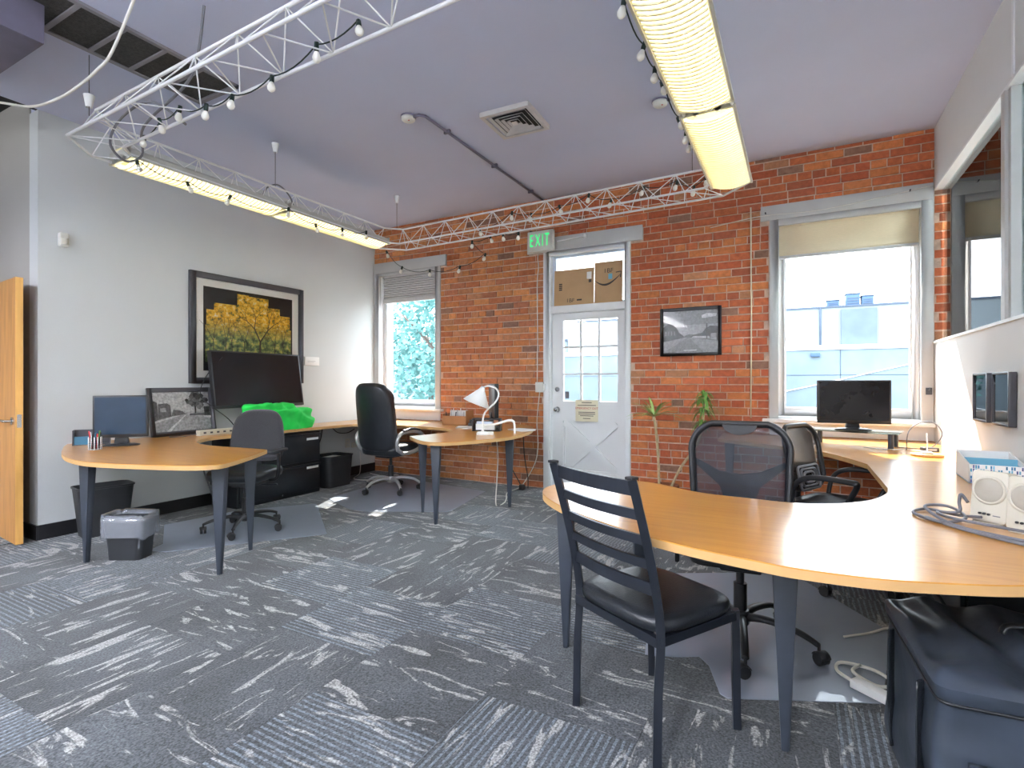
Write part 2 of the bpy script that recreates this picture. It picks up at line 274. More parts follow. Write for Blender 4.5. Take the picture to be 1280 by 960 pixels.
# ---------------------------------------------------------------- mesh helpers
class MB:
    def __init__(s): s.v = []; s.f = []; s.sm = []; s.c = []; s.cur = None
    def add(s, vs, fs, smooth=False, M=None):
        o = len(s.v)
        for p in vs: s.v.append(tuple(M @ Vector(p)) if M is not None else tuple(p))
        for f in fs: s.f.append(tuple(i + o for i in f)); s.sm.append(smooth); s.c.append(s.cur)
        return s
    def box(s, x0, x1, y0, y1, z0, z1, M=None):
        vs = [(x, y, z) for z in (z0, z1) for y in (y0, y1) for x in (x0, x1)]
        return s.add(vs, [(0, 2, 3, 1), (4, 5, 7, 6), (0, 1, 5, 4), (2, 6, 7, 3), (0, 4, 6, 2), (1, 3, 7, 5)], False, M)
    def cbox(s, c, d, M=None):
        return s.box(c[0] - d[0] / 2, c[0] + d[0] / 2, c[1] - d[1] / 2, c[1] + d[1] / 2, c[2] - d[2] / 2, c[2] + d[2] / 2, M)
    def frustum(s, c0, d0, c1, d1, M=None):
        vs = []
        for c, d in ((c0, d0), (c1, d1)):
            for y in (-1, 1):
                for x in (-1, 1): vs.append((c[0] + x * d[0] / 2, c[1] + y * d[1] / 2, c[2]))
        return s.add(vs, [(0, 2, 3, 1), (4, 5, 7, 6), (0, 1, 5, 4), (2, 6, 7, 3), (0, 4, 6, 2), (1, 3, 7, 5)], False, M)
    def prism(s, poly, z0, z1, M=None, smooth=False):
        n = len(poly); a = sum(poly[i][0] * poly[(i + 1) % n][1] - poly[(i + 1) % n][0] * poly[i][1] for i in range(n))
        if a < 0: poly = poly[::-1]
        vs = [(x, y, z0) for x, y in poly] + [(x, y, z1) for x, y in poly]
        s.add(vs, [tuple(range(n - 1, -1, -1)), tuple(range(n, 2 * n))], False, M)
        o = len(s.v) - 2 * n
        for i in range(n):
            j = (i + 1) % n; s.f.append((o + i, o + j, o + n + j, o + n + i)); s.sm.append(smooth); s.c.append(s.cur)
        return s
    def tube(s, pts, r, seg=8, closed=False, M=None, sy=1.0):
        P = [Vector(p) for p in pts]; n = len(P)
        rr = r if isinstance(r, (list, tuple)) else [r] * n
        vs = []; nrm = None
        for i in range(n):
            a = P[i - 1] if (i > 0 or closed) else P[i]; b = P[(i + 1) % n] if (i < n - 1 or closed) else P[i]
            t = (b - a).normalized()
            if nrm is None:
                nrm = t.orthogonal().normalized() if abs(t.z) > 0.95 else t.cross(Vector((0, 0, 1))).normalized()
            else:
                nrm = (nrm - t * nrm.dot(t));
                nrm = nrm.normalized() if nrm.length > 1e-6 else t.orthogonal().normalized()
            bi = t.cross(nrm)
            for k in range(seg):
                an = 2 * math.pi * k / seg + (math.pi / 4 if seg == 4 else 0)
                vs.append(P[i] + (nrm * math.cos(an) + bi * math.sin(an) * sy) * rr[i])
        fs = []; m = n if closed else n - 1
        for i in range(m):
            for k in range(seg):
                a = i * seg + k; b = i * seg + (k + 1) % seg; c = ((i + 1) % n) * seg + (k + 1) % seg; d = ((i + 1) % n) * seg + k
                fs.append((a, b, c, d))
        s.add(vs, fs, seg > 4, M)
        if not closed:
            o = len(s.v) - n * seg
            s.f.append(tuple(o + k for k in range(seg - 1, -1, -1))); s.f.append(tuple(o + (n - 1) * seg + k for k in range(seg))); s.sm += [False, False]; s.c += [s.cur] * 2
        return s
    def lathe(s, prof, seg=20, M=None, smooth=True):
        vs = []; n = len(prof)
        for r, z in prof:
            for k in range(seg):
                a = 2 * math.pi * k / seg; vs.append((max(r, 1e-4) * math.cos(a), max(r, 1e-4) * math.sin(a), z))
        fs = []
        for i in range(n - 1):
            for k in range(seg): fs.append((i * seg + k, i * seg + (k + 1) % seg, (i + 1) * seg + (k + 1) % seg, (i + 1) * seg + k))
        return s.add(vs, fs, smooth, M)
    def disc(s, r, z, seg=20, M=None, flip=False):
        vs = [(r * math.cos(2 * math.pi * k / seg), r * math.sin(2 * math.pi * k / seg), z) for k in range(seg)]
        f = tuple(range(seg)); return s.add(vs, [f[::-1] if flip else f], False, M)
    def cyl(s, r, z0, z1, seg=16, M=None, r1=None):
        s.lathe([(r, z0), (r if r1 is None else r1, z1)], seg, M); s.disc(r, z0, seg, M, True); s.disc(r if r1 is None else r1, z1, seg, M); return s
    def sphere(s, c, r, seg=12, rings=8, sc=(1, 1, 1), M=None):
        pr = []
        vs = []; fs = []
        for i in range(rings + 1):
            t = math.pi * i / rings
            for k in range(seg):
                a = 2 * math.pi * k / seg
                rr = max(math.sin(t), 1e-3)
                vs.append((c[0] + r * sc[0] * rr * math.cos(a), c[1] + r * sc[1] * rr * math.sin(a), c[2] - r * sc[2] * math.cos(t)))
        for i in range(rings):
            for k in range(seg): fs.append((i * seg + k, i * seg + (k + 1) % seg, (i + 1) * seg + (k + 1) % seg, (i + 1) * seg + k))
        return s.add(vs, fs, True, M)
    def shell(s, fn, nu, nv, th, M=None, smooth=True):
        # fn(u,v)->point, u,v in 0..1 ; gives a slab of thickness th along the normal
        P = [[Vector(fn(i / nu, j / nv)) for j in range(nv + 1)] for i in range(nu + 1)]
        top = []; bot = []
        for i in range(nu + 1):
            for j in range(nv + 1):
                a = P[min(i + 1, nu)][j] - P[max(i - 1, 0)][j]; b = P[i][min(j + 1, nv)] - P[i][max(j - 1, 0)]
                n = a.cross(b); n = n.normalized() if n.length > 1e-9 else Vector((0, 0, 1))
                top.append(P[i][j] + n * th / 2); bot.append(P[i][j] - n * th / 2)
        W = nv + 1; q = len(top); fs = []
        for i in range(nu):
            for j in range(nv):
                a, b, c, d = i * W + j, (i + 1) * W + j, (i + 1) * W + j + 1, i * W + j + 1
                fs.append((a, b, c, d)); fs.append((q + a, q + d, q + c, q + b))
        rim = [(i, 0) for i in range(nu)] + [(nu, j) for j in range(nv)] + [(i, nv) for i in range(nu, 0, -1)] + [(0, j) for j in range(nv, 0, -1)]
        ids = [i * W + j for i, j in rim]
        for k in range(len(ids)):
            a, b = ids[k], ids[(k + 1) % len(ids)]; fs.append((b, a, q + a, q + b))
        return s.add(top + bot, fs, smooth, M)
    def mesh(s, name, bevel=0, seg=2):
        me = bpy.data.meshes.new(name); me.from_pydata(s.v, [], s.f); me.polygons.foreach_set('use_smooth', s.sm)
        if any(c is not None for c in s.c):
            at = me.color_attributes.new('tint', 'FLOAT_COLOR', 'CORNER')
            for p in me.polygons:
                c = s.c[p.index] or (1, 1, 1)
                for li in p.loop_indices: at.data[li].color = (c[0], c[1], c[2], 1)
        if bevel:
            bm = bmesh.new(); bm.from_mesh(me)
            bmesh.ops.remove_doubles(bm, verts=bm.verts, dist=1e-5)
            ed = [e for e in bm.edges if len(e.link_faces) == 2 and e.calc_face_angle(0) > R(35)]
            bmesh.ops.bevel(bm, geom=ed, offset=bevel, segments=seg, affect='EDGES', profile=0.5, clamp_overlap=True)
            bm.to_mesh(me); bm.free()
            me.polygons.foreach_set('use_smooth', [True] * len(me.polygons))
            try: me.set_sharp_from_angle(angle=R(40))
            except Exception: pass
        me.update(); return me
def link(name, me, m, parent=None, loc=None, rot=None):
    o = bpy.data.objects.new(name, me); COL.objects.link(o)
    if m and me and len(me.materials) == 0: me.materials.append(MATS[m])
    if parent: o.parent = parent
    if loc is not None: o.location = loc
    if rot is not None: o.rotation_euler = rot
    return o
def obj(name, mb, m, parent=None, bevel=0, seg=2, loc=None, rot=None, label=None):
    o = link(name, mb.mesh(name, bevel, seg), m, parent, loc, rot)
    if label: o['label'] = label
    return o
def tag(o, label, cat, group=None):
    o['label'] = label; o['category'] = cat
    if group: o['group'] = group
    return o
def thing(name, label, cat, loc=(0, 0, 0), rz=0, group=None):
    o = bpy.data.objects.new(name, None); COL.objects.link(o); o.empty_display_size = 0.1
    o.location = loc; o.rotation_euler = (0, 0, rz); return tag(o, label, cat, group)
def struct(o): o['kind'] = 'structure'; return o
def copy_tree(o, parent=None):
    c = o.copy(); COL.objects.link(c); c.parent = parent
    for ch in list(o.children): copy_tree(ch, c)
    return c
def bez(p, n=12):
    # catmull-rom through p
    P = [Vector(q) for q in p]; out = []
    for i in range(len(P) - 1):
        a = P[max(i - 1, 0)]; b = P[i]; c = P[i + 1]; d = P[min(i + 2, len(P) - 1)]
        for k in range(n):
            t = k / n
            out.append(0.5 * ((2 * b) + (c - a) * t + (2 * a - 5 * b + 4 * c - d) * t * t + (3 * b - a - 3 * c + d) * t ** 3))
    out.append(P[-1]); return out
def text_mb(s, size, m, parent, loc, rot, depth=0.001, name='lettering', sx=1.0):
    cu = bpy.data.curves.new('t', 'FONT'); cu.body = s; cu.size = size; cu.align_x = 'CENTER'; cu.align_y = 'CENTER'; cu.extrude = depth
    t = bpy.data.objects.new('t', cu); COL.objects.link(t)
    dg = bpy.context.evaluated_depsgraph_get(); me = bpy.data.meshes.new_from_object(t.evaluated_get(dg))
    bpy.data.objects.remove(t); bpy.data.curves.remove(cu); me.materials.clear()
    for v in me.vertices: v.co.x *= sx
    return link(name, me, m, parent, loc, rot)
def RZ(a): return Matrix.Rotation(a, 4, 'Z')
def T(x, y, z): return Matrix.Translation((x, y, z))
def rrect(x0, x1, y0, y1, r, n=5):
    out = []
    for cx, cy, a0 in ((x1 - r, y1 - r, 0), (x0 + r, y1 - r, 90), (x0 + r, y0 + r, 180), (x1 - r, y0 + r, 270)):
        for k in range(n + 1):
            a = R(a0 + 90 * k / n); out.append((cx + r * math.cos(a), cy + r * math.sin(a)))
    return out

# ================================================================ ROOM SHELL
H = 3.40
HOLES = [(0.06, 1.10, 0.90, 2.79), (2.69, 3.66, 0.0, 2.79), (5.08, 6.23, 0.90, 2.80), (6.50, 7.60, 0.90, 2.79)]
def holed_wall(mb, x0, x1, z0, z1, y0, y1, holes):
    xs = sorted({x0, x1} | {h[0] for h in holes} | {h[1] for h in holes})
    for a, b in zip(xs, xs[1:]):
        cut = [h for h in holes if h[0] < (a + b) / 2 < h[1]]
        if not cut: mb.box(a, b, y0, y1, z0, z1)
        for h in cut:
            if h[2] > z0 + 1e-4: mb.box(a, b, y0, y1, z0, h[2])
            if h[3] < z1 - 1e-4: mb.box(a, b, y0, y1, h[3], z1)
mb = MB(); holed_wall(mb, -0.2, 8.6, 0, H + 0.25, 0.0, 0.30, HOLES); mb.box(-0.2, 8.6, 0.0, 0.30, -0.12, 0.0)
wall_back = struct(obj('wall_back', mb, 'mortar'))
# bricks: running bond, each proud of the mortar; the 300 that show largest are parts of their own
BLOCK = HOLES + [(-0.1, 1.246, 2.76, 2.92), (2.45, 3.814, 2.774, 2.938), (4.955, 6.288, 2.789, 2.941), (6.42, 7.75, 2.79, 2.94),
                 (-0.1, 1.15, 0.745, 2.82), (2.64, 3.68, 0.0, 2.78), (5.03, 6.288, 0.745, 2.84), (6.42, 7.70, 0.745, 2.83)]
bricks = []; pitch = 0.0765; row = 0; z = 0.006
while z < H - 0.02:
    z1 = min(z + 0.0655, H); zc = (z + z1) / 2
    segs = [(0.004, 8.4)]
    for b in BLOCK:
        if b[2] < zc < b[3]:
            ns = []
            for a, c in segs:
                if b[1] <= a or b[0] >= c: ns.append((a, c)); continue
                if b[0] - 0.006 > a: ns.append((a, b[0] - 0.006))
                if b[1] + 0.006 < c: ns.append((b[1] + 0.006, c))
            segs = ns
    x = -0.215 + (0.108 if row % 2 else 0) + random.uniform(-0.02, 0.02)
    header = (row % 7 == 6)
    while x < 8.4:
        L_ = (0.105 if header else 0.212) + random.uniform(-0.008, 0.008)
        for a, c in segs:
            p, q = max(x, a), min(x + L_, c)
            if q - p > 0.035: bricks.append((p, q, z + random.uniform(-0.002, 0.003), z1 + random.uniform(-0.003, 0.002), random.uniform(0.005, 0.013)))
        x += L_ + 0.010
    z += pitch; row += 1
def brick_tint(x, z):
    u = random.random()
    if x < 2.6:
        pal = [(0.53, 0.165, 0.058), (0.46, 0.130, 0.052), (0.58, 0.200, 0.070), (0.43, 0.135, 0.065), (0.50, 0.18, 0.080)]
    else:
        pal = [(0.53, 0.125, 0.045), (0.46, 0.095, 0.038), (0.58, 0.165, 0.055), (0.50, 0.115, 0.045), (0.42, 0.10, 0.045)]
    c = random.choice(pal)
    if u < 0.05: c = (0.27, 0.12, 0.075)
    elif u < 0.09: c = (0.50, 0.19, 0.09)
    k = random.uniform(0.85, 1.12)
    return (c[0] * k * 1.12, c[1] * k * 1.38, c[2] * k * 1.5)
def rank(b):
    xc = (b[0] + b[1]) / 2; zc = (b[2] + b[3]) / 2
    d = math.hypot(xc - 5.2733, 5.64)
    s = (b[1] - b[0]) / d / d
    if xc > 6.43 or (zc < 0.75 and xc > 4.0): s *= 0.1
    return -s
bricks.sort(key=rank)
unit = MB().box(-0.5, 0.5, 0, 1, -0.5, 0.5)
bm_ = bmesh.new(); bm_.from_mesh(unit.mesh('u'))
bmesh.ops.bevel(bm_, geom=[e for e in bm_.edges if all(v.co.y < 0.5 for v in e.verts)], offset=0.035, segments=1, affect='EDGES')
brick_me = bpy.data.meshes.new('brick'); bm_.to_mesh(brick_me); bm_.free(); brick_me.materials.append(MATS['brick'])
for b in bricks[:300]:
    o = bpy.data.objects.new('brick', brick_me); COL.objects.link(o); o.parent = wall_back
    o.location = ((b[0] + b[1]) / 2, -b[4], (b[2] + b[3]) / 2); o.scale = (b[1] - b[0], b[4] + 0.01, b[3] - b[2])
    o.color = (*brick_tint(o.location.x, o.location.z), 1)
mb = MB()
for b in bricks[300:]:
    mb.cur = brick_tint((b[0] + b[1]) / 2, b[2]); mb.box(b[0], b[1], -b[4], 0.005, b[2], b[3])
o = obj('brickwork', mb, 'brick_rest', wall_back); o['kind'] = 'stuff'

# floor of carpet tiles, staggered by half a tile, each turned its own way
floor = struct(obj('floor', MB().box(-3, 8.6, -9, 0.0, -0.10, -0.006), 'carpet'))
TS = 0.61
tile_me = MB().box(-TS / 2 + 0.0008, TS / 2 - 0.0008, -TS / 2 + 0.0008, TS / 2 - 0.0008, -0.007, 0.0).mesh('carpet_tile'); tile_me.materials.append(MATS['carpet'])
for i in range(-4, 11):
    for j in range(0, 11):
        cx = 2.345 + (i - 3) * TS + TS / 2; cy = -4.46 + (j - 3) * TS + TS / 2 + (TS / 2 if i % 2 else 0)
        if cx > 6.3 - TS / 2 + 0.4 or cx < -0.9 or cy > -0.02 - TS / 2 + 0.3: continue
        if cx < 0.05 and cy > -4.1: continue
        o = bpy.data.objects.new('carpet_tile', tile_me); COL.objects.link(o); o.parent = floor
        hx = min(cx + TS / 2, 6.285); hy = min(cy + TS / 2, -0.012); lx = cx - TS / 2; ly = cy - TS / 2
        if cx - TS / 2 < 0 and cy > -4.1: lx = 0.004
        q = random.choice((0, 1, 2, 3))
        sx = (hx - lx) / TS; sy = (hy - ly) / TS
        o.location = ((hx + lx) / 2, (hy + ly) / 2, 0); o.rotation_euler = (0, 0, q * math.pi / 2)
        o.scale = (sx, sy, 1) if q % 2 == 0 else (sy, sx, 1)

ceiling = struct(obj('ceiling', MB().box(-0.12, 6.34, -3.77, 0.1, H, H + 0.2).box(0.0, 6.34, -9, -3.77, H, H + 0.2), 'ceiling_paint'))
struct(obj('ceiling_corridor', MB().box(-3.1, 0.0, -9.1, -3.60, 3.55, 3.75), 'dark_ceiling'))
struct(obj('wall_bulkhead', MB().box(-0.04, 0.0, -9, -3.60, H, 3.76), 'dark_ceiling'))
struct(obj('ceiling_next_room', MB().box(6.34, 8.6, -9, 0.1, H, H + 0.2), 'ceiling_paint'))
struct(obj('wall_left', MB().box(-0.15, 0.0, -3.77, 0.0, 0, H), 'wall_paint'))
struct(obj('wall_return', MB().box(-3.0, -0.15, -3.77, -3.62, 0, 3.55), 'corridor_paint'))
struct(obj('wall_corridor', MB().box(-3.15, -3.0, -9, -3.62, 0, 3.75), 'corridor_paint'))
struct(obj('wall_rear', MB().box(-3.15, 8.6, -9.15, -9, 0, 3.75), 'wall_paint'))
struct(obj('wall_next_room', MB().box(8.45, 8.6, -9, 0, 0, H), 'wall_paint'))
bb = MB().box(0.0, 0.014, -3.77, -0.01, 0, 0.115); struct(obj('baseboard_left', bb, 'baseboard'))
struct(obj('baseboard_return', MB().box(-2.9, 0.014, -3.785, -3.771, 0, 0.115), 'baseboard'))
# partition with a glazed band
PX = 6.29; PT = 0.12
mb = MB(); mb.box(PX, PX + PT, -9, 0, 0, 1.575); mb.box(PX, PX + PT, -9, 0, 2.885, H); mb.box(PX, PX + PT, -9, -3.6, 1.575, 2.885)
wall_right = struct(obj('wall_right', mb, 'partition_paint'))
struct(obj('trim_sill', MB().box(PX - 0.012, PX + PT + 0.012, -3.6, -0.014, 1.575, 1.593), 'white_paint'))
struct(obj('trim_header', MB().box(PX - 0.004, PX + PT + 0.004, -3.6, -0.014, 2.868, 2.885), 'white_paint'))
mb = MB(); mb.box(PX + 0.01, PX + PT - 0.01, -1.80, -1.66, 1.593, 2.868); mb.box(PX - 0.006, PX + 0.01, -1.76, -1.70, 1.593, 2.868)
struct(obj('trim_post', mb, 'grey_trim'))
struct(obj('trim_joint', MB().box(PX - 0.008, PX, -1.90, -1.87, 2.885, H), 'white_paint'))
pw = struct(obj('window_4', MB().box(PX + 0.055, PX + 0.061, -1.66, -0.014, 1.593, 2.868), 'partition_glass'))
obj('pane', MB().box(PX + 0.055, PX + 0.061, -3.59, -1.80, 1.593, 2.868), 'partition_glass', pw)

# lintel boards
for k, (a, b, z0, z1) in enumerate([(0.0, 1.244, 2.775, 2.918), (2.452, 3.812, 2.778, 2.936), (4.957, 6.285, 2.80, 2.939), (6.42, 7.75, 2.80, 2.94)]):
    struct(obj('trim_%d' % (k + 1), MB().box(a, b, -0.026, 0.02, z0, z1), 'grey_trim', bevel=0.004))

def ring(mb, x0, x1, z0, z1, wL, wR, wB, wT, y0, y1):
    mb.box(x0, x0 + wL, y0, y1, z0, z1); mb.box(x1 - wR, x1, y0, y1, z0, z1)
    if wB: mb.box(x0 + wL, x1 - wR, y0, y1, z0, z0 + wB)
    if wT: mb.box(x0 + wL, x1 - wR, y0, y1, z1 - wT, z1)
def window(n, x0, x1, z0, z1, hole, sill=True, casing='grey_trim'):
    mb = MB(); ring(mb, x0, x1, z0, z1, hole[0] - x0 + 0.03, x1 - hole[1] + 0.03, 0, z1 - hole[3] + 0.06, -0.022, 0.02)
    root = struct(obj('window_%d' % n, mb, casing, bevel=0.003))
    a, b, c, d = hole
    mb = MB(); ring(mb, a, b, c, d, 0.022, 0.022, 0.022, 0.022, -0.005, 0.29); obj('jamb_liner', mb, 'frame_white', root)
    mb = MB(); ring(mb, a + 0.022, b - 0.022, c + 0.022, d - 0.022, 0.055, 0.055, 0.07, 0.055, 0.10, 0.15); obj('sash', mb, 'frame_white', root, bevel=0.006)
    mb = MB(); ring(mb, a + 0.077, b - 0.077, c + 0.092, d - 0.077, 0.016, 0.016, 0.016, 0.016, 0.085, 0.13); obj('glazing_bead', mb, 'frame_white', root)
    obj('pane', MB().box(a + 0.07, b - 0.07, c + 0.08, d - 0.07, 0.122, 0.128), 'pane_glass', root)
    if sill: obj('sill', MB().box(x0 - 0.06 if x0 > 0.1 else 0.003, x1 + (0.05 if x1 < 6 else 0), -0.09, 0.10, c - 0.035, c), 'white_paint', root, bevel=0.005)
    obj('apron', MB().box(max(x0, 0.003), min(x1, 6.285), -0.02, 0.0, 0.745, c - 0.035), 'white_paint', root, bevel=0.003)
    return root
window(1, 0.003, 1.148, 0.90, 2.815, (0.06, 1.10, 0.90, 2.79))
window(2, 5.034, 6.285, 0.90, 2.838, (5.08, 6.23, 0.90, 2.80))
window(3, 6.425, 7.68, 0.90, 2.83, (6.50, 7.60, 0.90, 2.79))
# shades
def cell_shade():
    t = thing('cellular_shade', 'grey pleated cellular shade half lowered in the window beside the plain wall', 'window shade', (0.58, 0.06, 2.36))
    mb = MB(); n = 11; vs = []
    for i in range(n):
        z0 = 0.06 + i * 0.03; mb.prism([(0, z0), (0.018, z0 + 0.015), (0, z0 + 0.03), (-0.018, z0 + 0.015)], -0.46, 0.46, Matrix(((0, 0, 1, 0), (1, 0, 0, 0), (0, 1, 0, 0), (0, 0, 0, 1))))
    obj('pleats', mb, 'shade_grey', t); obj('bottom_rail', MB().box(-0.46, 0.46, -0.02, 0.02, 0.0, 0.06), 'shade_grey', t, bevel=0.006)
    obj('head_rail', MB().box(-0.46, 0.46, -0.022, 0.022, 0.385, 0.405), 'frame_white', t)
cell_shade()
def roller(x0, x1, zb, label):
    t = thing('roller_shade', label, 'window shade', ((x0 + x1) / 2, 0.05, zb)); w2 = (x1 - x0) / 2
    obj('fabric', MB().shell(lambda u, v: (-w2 + 2 * w2 * u, 0.012 * math.sin(v * 5) , 0.02 + (2.76 - zb - 0.03) * v), 4, 10, 0.003), 'shade_cream', t)
    obj('hem_bar', MB().box(-w2, w2, -0.010, 0.014, 0, 0.028), 'shade_grey', t, bevel=0.004)
    obj('roller_tube', MB().tube([(-w2, 0, 2.745 - zb), (w2, 0, 2.745 - zb)], 0.02, 12), 'shade_cream', t)
roller(5.115, 6.195, 2.43, 'cream roller shade pulled part way down the window above the desk monitor')
roller(6.535, 7.565, 2.42, 'cream roller shade in the neighbouring room seen through the partition glass')

# ---------------------------------------------------------------- exterior door with transom
def exterior_door():
    mb = MB(); ring(mb, 2.642, 3.678, 0.0, 2.775, 0.075, 0.06, 0, 0.055, -0.024, 0.03)
    root = struct(obj('door_1', mb, 'white_paint', bevel=0.004))
    mb = MB(); ring(mb, 2.69, 3.66, 0.0, 2.79, 0.04, 0.04, 0.0, 0.04, -0.01, 0.28); obj('jamb', mb, 'frame_white', root)
    obj('threshold', MB().box(2.73, 3.62, 0.0, 0.28, 0.0, 0.012), 'grey_trim', root)
    obj('transom_bar', MB().box(2.73, 3.62, -0.005, 0.14, 2.05, 2.135), 'white_paint', root, bevel=0.006)
    mb = MB(); ring(mb, 2.73, 3.62, 2.135, 2.75, 0.04, 0.03, 0.025, 0.045, 0.06, 0.11); tr = obj('transom_frame', mb, 'sash_blue', root)
    obj('pane', MB().box(2.765, 3.595, 0.083, 0.089, 2.155, 2.71), 'pane_glass', tr)
    # slab : stiles, rails, grille of nine lights, cross-buck panel
    x0, x1, z0, z1, y0, y1 = 2.733, 3.617, 0.014, 2.045, 0.04, 0.085
    gx0, gx1, gz0, gz1 = 2.868, 3.520, 1.03, 1.965
    mb = MB(); mb.box(x0, gx0, y0, y1, z0, z1); mb.box(gx1, x1, y0, y1, z0, z1); mb.box(gx0, gx1, y0, y1, gz1, z1); mb.box(gx0, gx1, y0, y1, 0.80, gz0); mb.box(gx0, gx1, y0, y1, z0, 0.22)
    slab = obj('door_slab', mb, 'white_paint', root)
    obj('lower_panel', MB().box(gx0, gx1, y0 + 0.030, y1 - 0.002, 0.22, 0.80), 'white_paint', root)
    mb = MB(); ring(mb, gx0, gx1, 0.22, 0.80, 0.018, 0.018, 0.018, 0.018, y0 + 0.014, y0 + 0.032); obj('panel_moulding', mb, 'white_paint', root)
    for sgn in (1, -1):
        mb = MB(); a = Vector((gx0, 0, 0.22 if sgn > 0 else 0.80)); b = Vector((gx1, 0, 0.80 if sgn > 0 else 0.22)); d = (b - a).normalized(); n = Vector((-d.z, 0, d.x)) * 0.045
        y = y0 + (0.000 if sgn > 0 else 0.002)
        poly = [a + n * 0.9 + d * 0.02, a - n * 0.9 + d * 0.02, b - n * 0.9 - d * 0.02, b + n * 0.9 - d * 0.02]
        mb.add([(p.x, y, p.z) for p in poly] + [(p.x, y0 + 0.031, p.z) for p in poly], [(0, 1, 2, 3), (7, 6, 5, 4)] + [(i, i + 4, (i + 1) % 4 + 4, (i + 1) % 4) for i in range(4)])
        obj('cross_brace', mb, 'white_paint', root)
    for k in (1, 2):
        x = gx0 + (gx1 - gx0) * k / 3; obj('muntin', MB().box(x - 0.011, x + 0.011, y0 + 0.004, y1 - 0.004, gz0, gz1), 'white_paint', root)
        zz = gz0 + (gz1 - gz0) * k / 3; obj('muntin', MB().box(gx0, gx1, y0 + 0.006, y1 - 0.006, zz - 0.011, zz + 0.011), 'white_paint', root)
    for i in range(3):
        for j in range(3):
            a = gx0 + (gx1 - gx0) * i / 3; c = gz0 + (gz1 - gz0) * j / 3
            obj('pane', MB().box(a + 0.011, a + (gx1 - gx0) / 3 - 0.011, 0.060, 0.064, c + 0.011, c + (gz1 - gz0) / 3 - 0.011), 'pane_glass', root)
    M = Matrix.Rotation(R(90), 4, 'X')
    mb = MB(); mb.cyl(0.032, 0, 0.012, 18, T(2.80, y0, 0.93) @ M); mb.cyl(0.012, 0.01, 0.045, 12, T(2.80, y0, 0.93) @ M); mb.sphere((2.80, y0 - 0.058, 0.93), 0.028); obj('door_knob', mb, 'chrome', root)
    mb = MB(); mb.cyl(0.028, 0, 0.018, 18, T(2.80, y0, 1.165) @ M); mb.cbox((2.80, y0 - 0.024, 1.165), (0.012, 0.014, 0.034)); obj('deadbolt', mb, 'chrome', root)
    obj('sticker', MB().box(2.885, 2.935, 0.0585, 0.0595, 1.06, 1.14), 'grey_cord', root)
    for zz in (0.3, 1.0, 1.8): obj('hinge', MB().tube([(3.617, 0.034, zz - 0.045), (3.617, 0.034, zz + 0.045)], 0.008, 8), 'chrome', root)
    # paper notice
    t = thing('notice', 'cream paper notice with a red line of print taped to the white door', 'sign', (3.16, 0.038, 0.80))
    obj('paper', MB().box(-0.135, 0.135, -0.002, 0, 0, 0.245), 'cream_paper', t)
    text_mb('EMERGENCY EXIT', 0.034, 'red_ink', t, (0, -0.003, 0.150), (R(90), 0, 0), 0.0004)
    for zz, wd in ((0.215, 0.06), (0.185, 0.11), (0.105, 0.10), (0.085, 0.10), (0.065, 0.08), (0.035, 0.045)):
        obj('print_line', MB().box(-wd, wd, -0.0026, -0.0021, zz - 0.004, zz + 0.004), 'ink', t)
exterior_door()
# cardboard propped in the transom
def cardboard(x0, x1, z1, lean, label, kind):
    t = thing('cardboard_panel', label, 'cardboard', ((x0 + x1) / 2, 0.035, 2.137)); t.rotation_euler = (lean, 0, 0); w2 = (x1 - x0) / 2; h = z1 - 2.137
    obj('sheet', MB().box(-w2, w2, 0, 0.006, 0, h), 'cardboard', t)
    if kind == 0:
        text_mb('1BF', 0.062, 'ink', t, (-0.04, -0.001, 0.055), (R(90), 0, 0), 0.0004, sx=1.1)
        obj('print_mark', MB().box(0.04, 0.10, -0.001, 0, 0.048, 0.066), 'ink', t)
        for k in range(4): obj('print_mark', MB().box(-0.185, -0.145, -0.001, 0, 0.18 + k * 0.022, 0.195 + k * 0.022), 'ink', t)
        obj('tape_patch', MB().box(w2 - 0.085, w2 - 0.03, -0.012, 0, h - 0.13, h - 0.05), 'paper', t, bevel=0.004)
        obj('print_mark', MB().box(w2 - 0.065, w2 - 0.03, -0.001, 0, h - 0.17, h - 0.135), 'ink', t)
    else:
        text_mb('1BF', 0.068, 'ink', t, (0.0, -0.001, h - 0.105), (R(90), 0, 0), 0.0004, sx=1.1)
        mb = MB(); n = 16
        pts = [(-0.155 + 0.29 * i / n, h - 0.205 - 0.075 * math.sin(math.pi * (i / n) ** 0.9) + 0.045 * (i / n)) for i in range(n + 1)]
        for i in range(n):
            a, b = pts[i], pts[i + 1]; wa = 0.003 + 0.009 * math.sin(math.pi * i / n); wb = 0.003 + 0.009 * math.sin(math.pi * (i + 1) / n)
            mb.add([(a[0], -0.0008, a[1] - wa), (b[0], -0.0008, b[1] - wb), (b[0], -0.0008, b[1] + wb), (a[0], -0.0008, a[1] + wa)], [(0, 1, 2, 3)])
        e = pts[-1]
        mb.add([(e[0] + 0.006, -0.0008, e[1] + 0.03), (e[0] - 0.05, -0.0008, e[1] + 0.024), (e[0] - 0.05, -0.0008, e[1] + 0.034), (e[0] + 0.016, -0.0008, e[1] + 0.04), (e[0] + 0.010, -0.0008, e[1] - 0.032), (e[0] - 0.004, -0.0008, e[1] - 0.03)], [(0, 1, 2, 3), (0, 3, 4, 5)])
        obj('arrow_mark', mb, 'ink', t)
        obj('sticker', MB().box(0.0, 0.045, -0.001, 0, h - 0.20, h - 0.14), 'box_inside', t)
cardboard(2.755, 3.245, 2.555, R(-2.5), 'wider cardboard sheet with a white tape patch propped in the transom over the door', 0)
cardboard(3.25, 3.575, 2.600, R(-2.0), 'narrower cardboard sheet with a printed curved arrow propped in the door transom', 1)

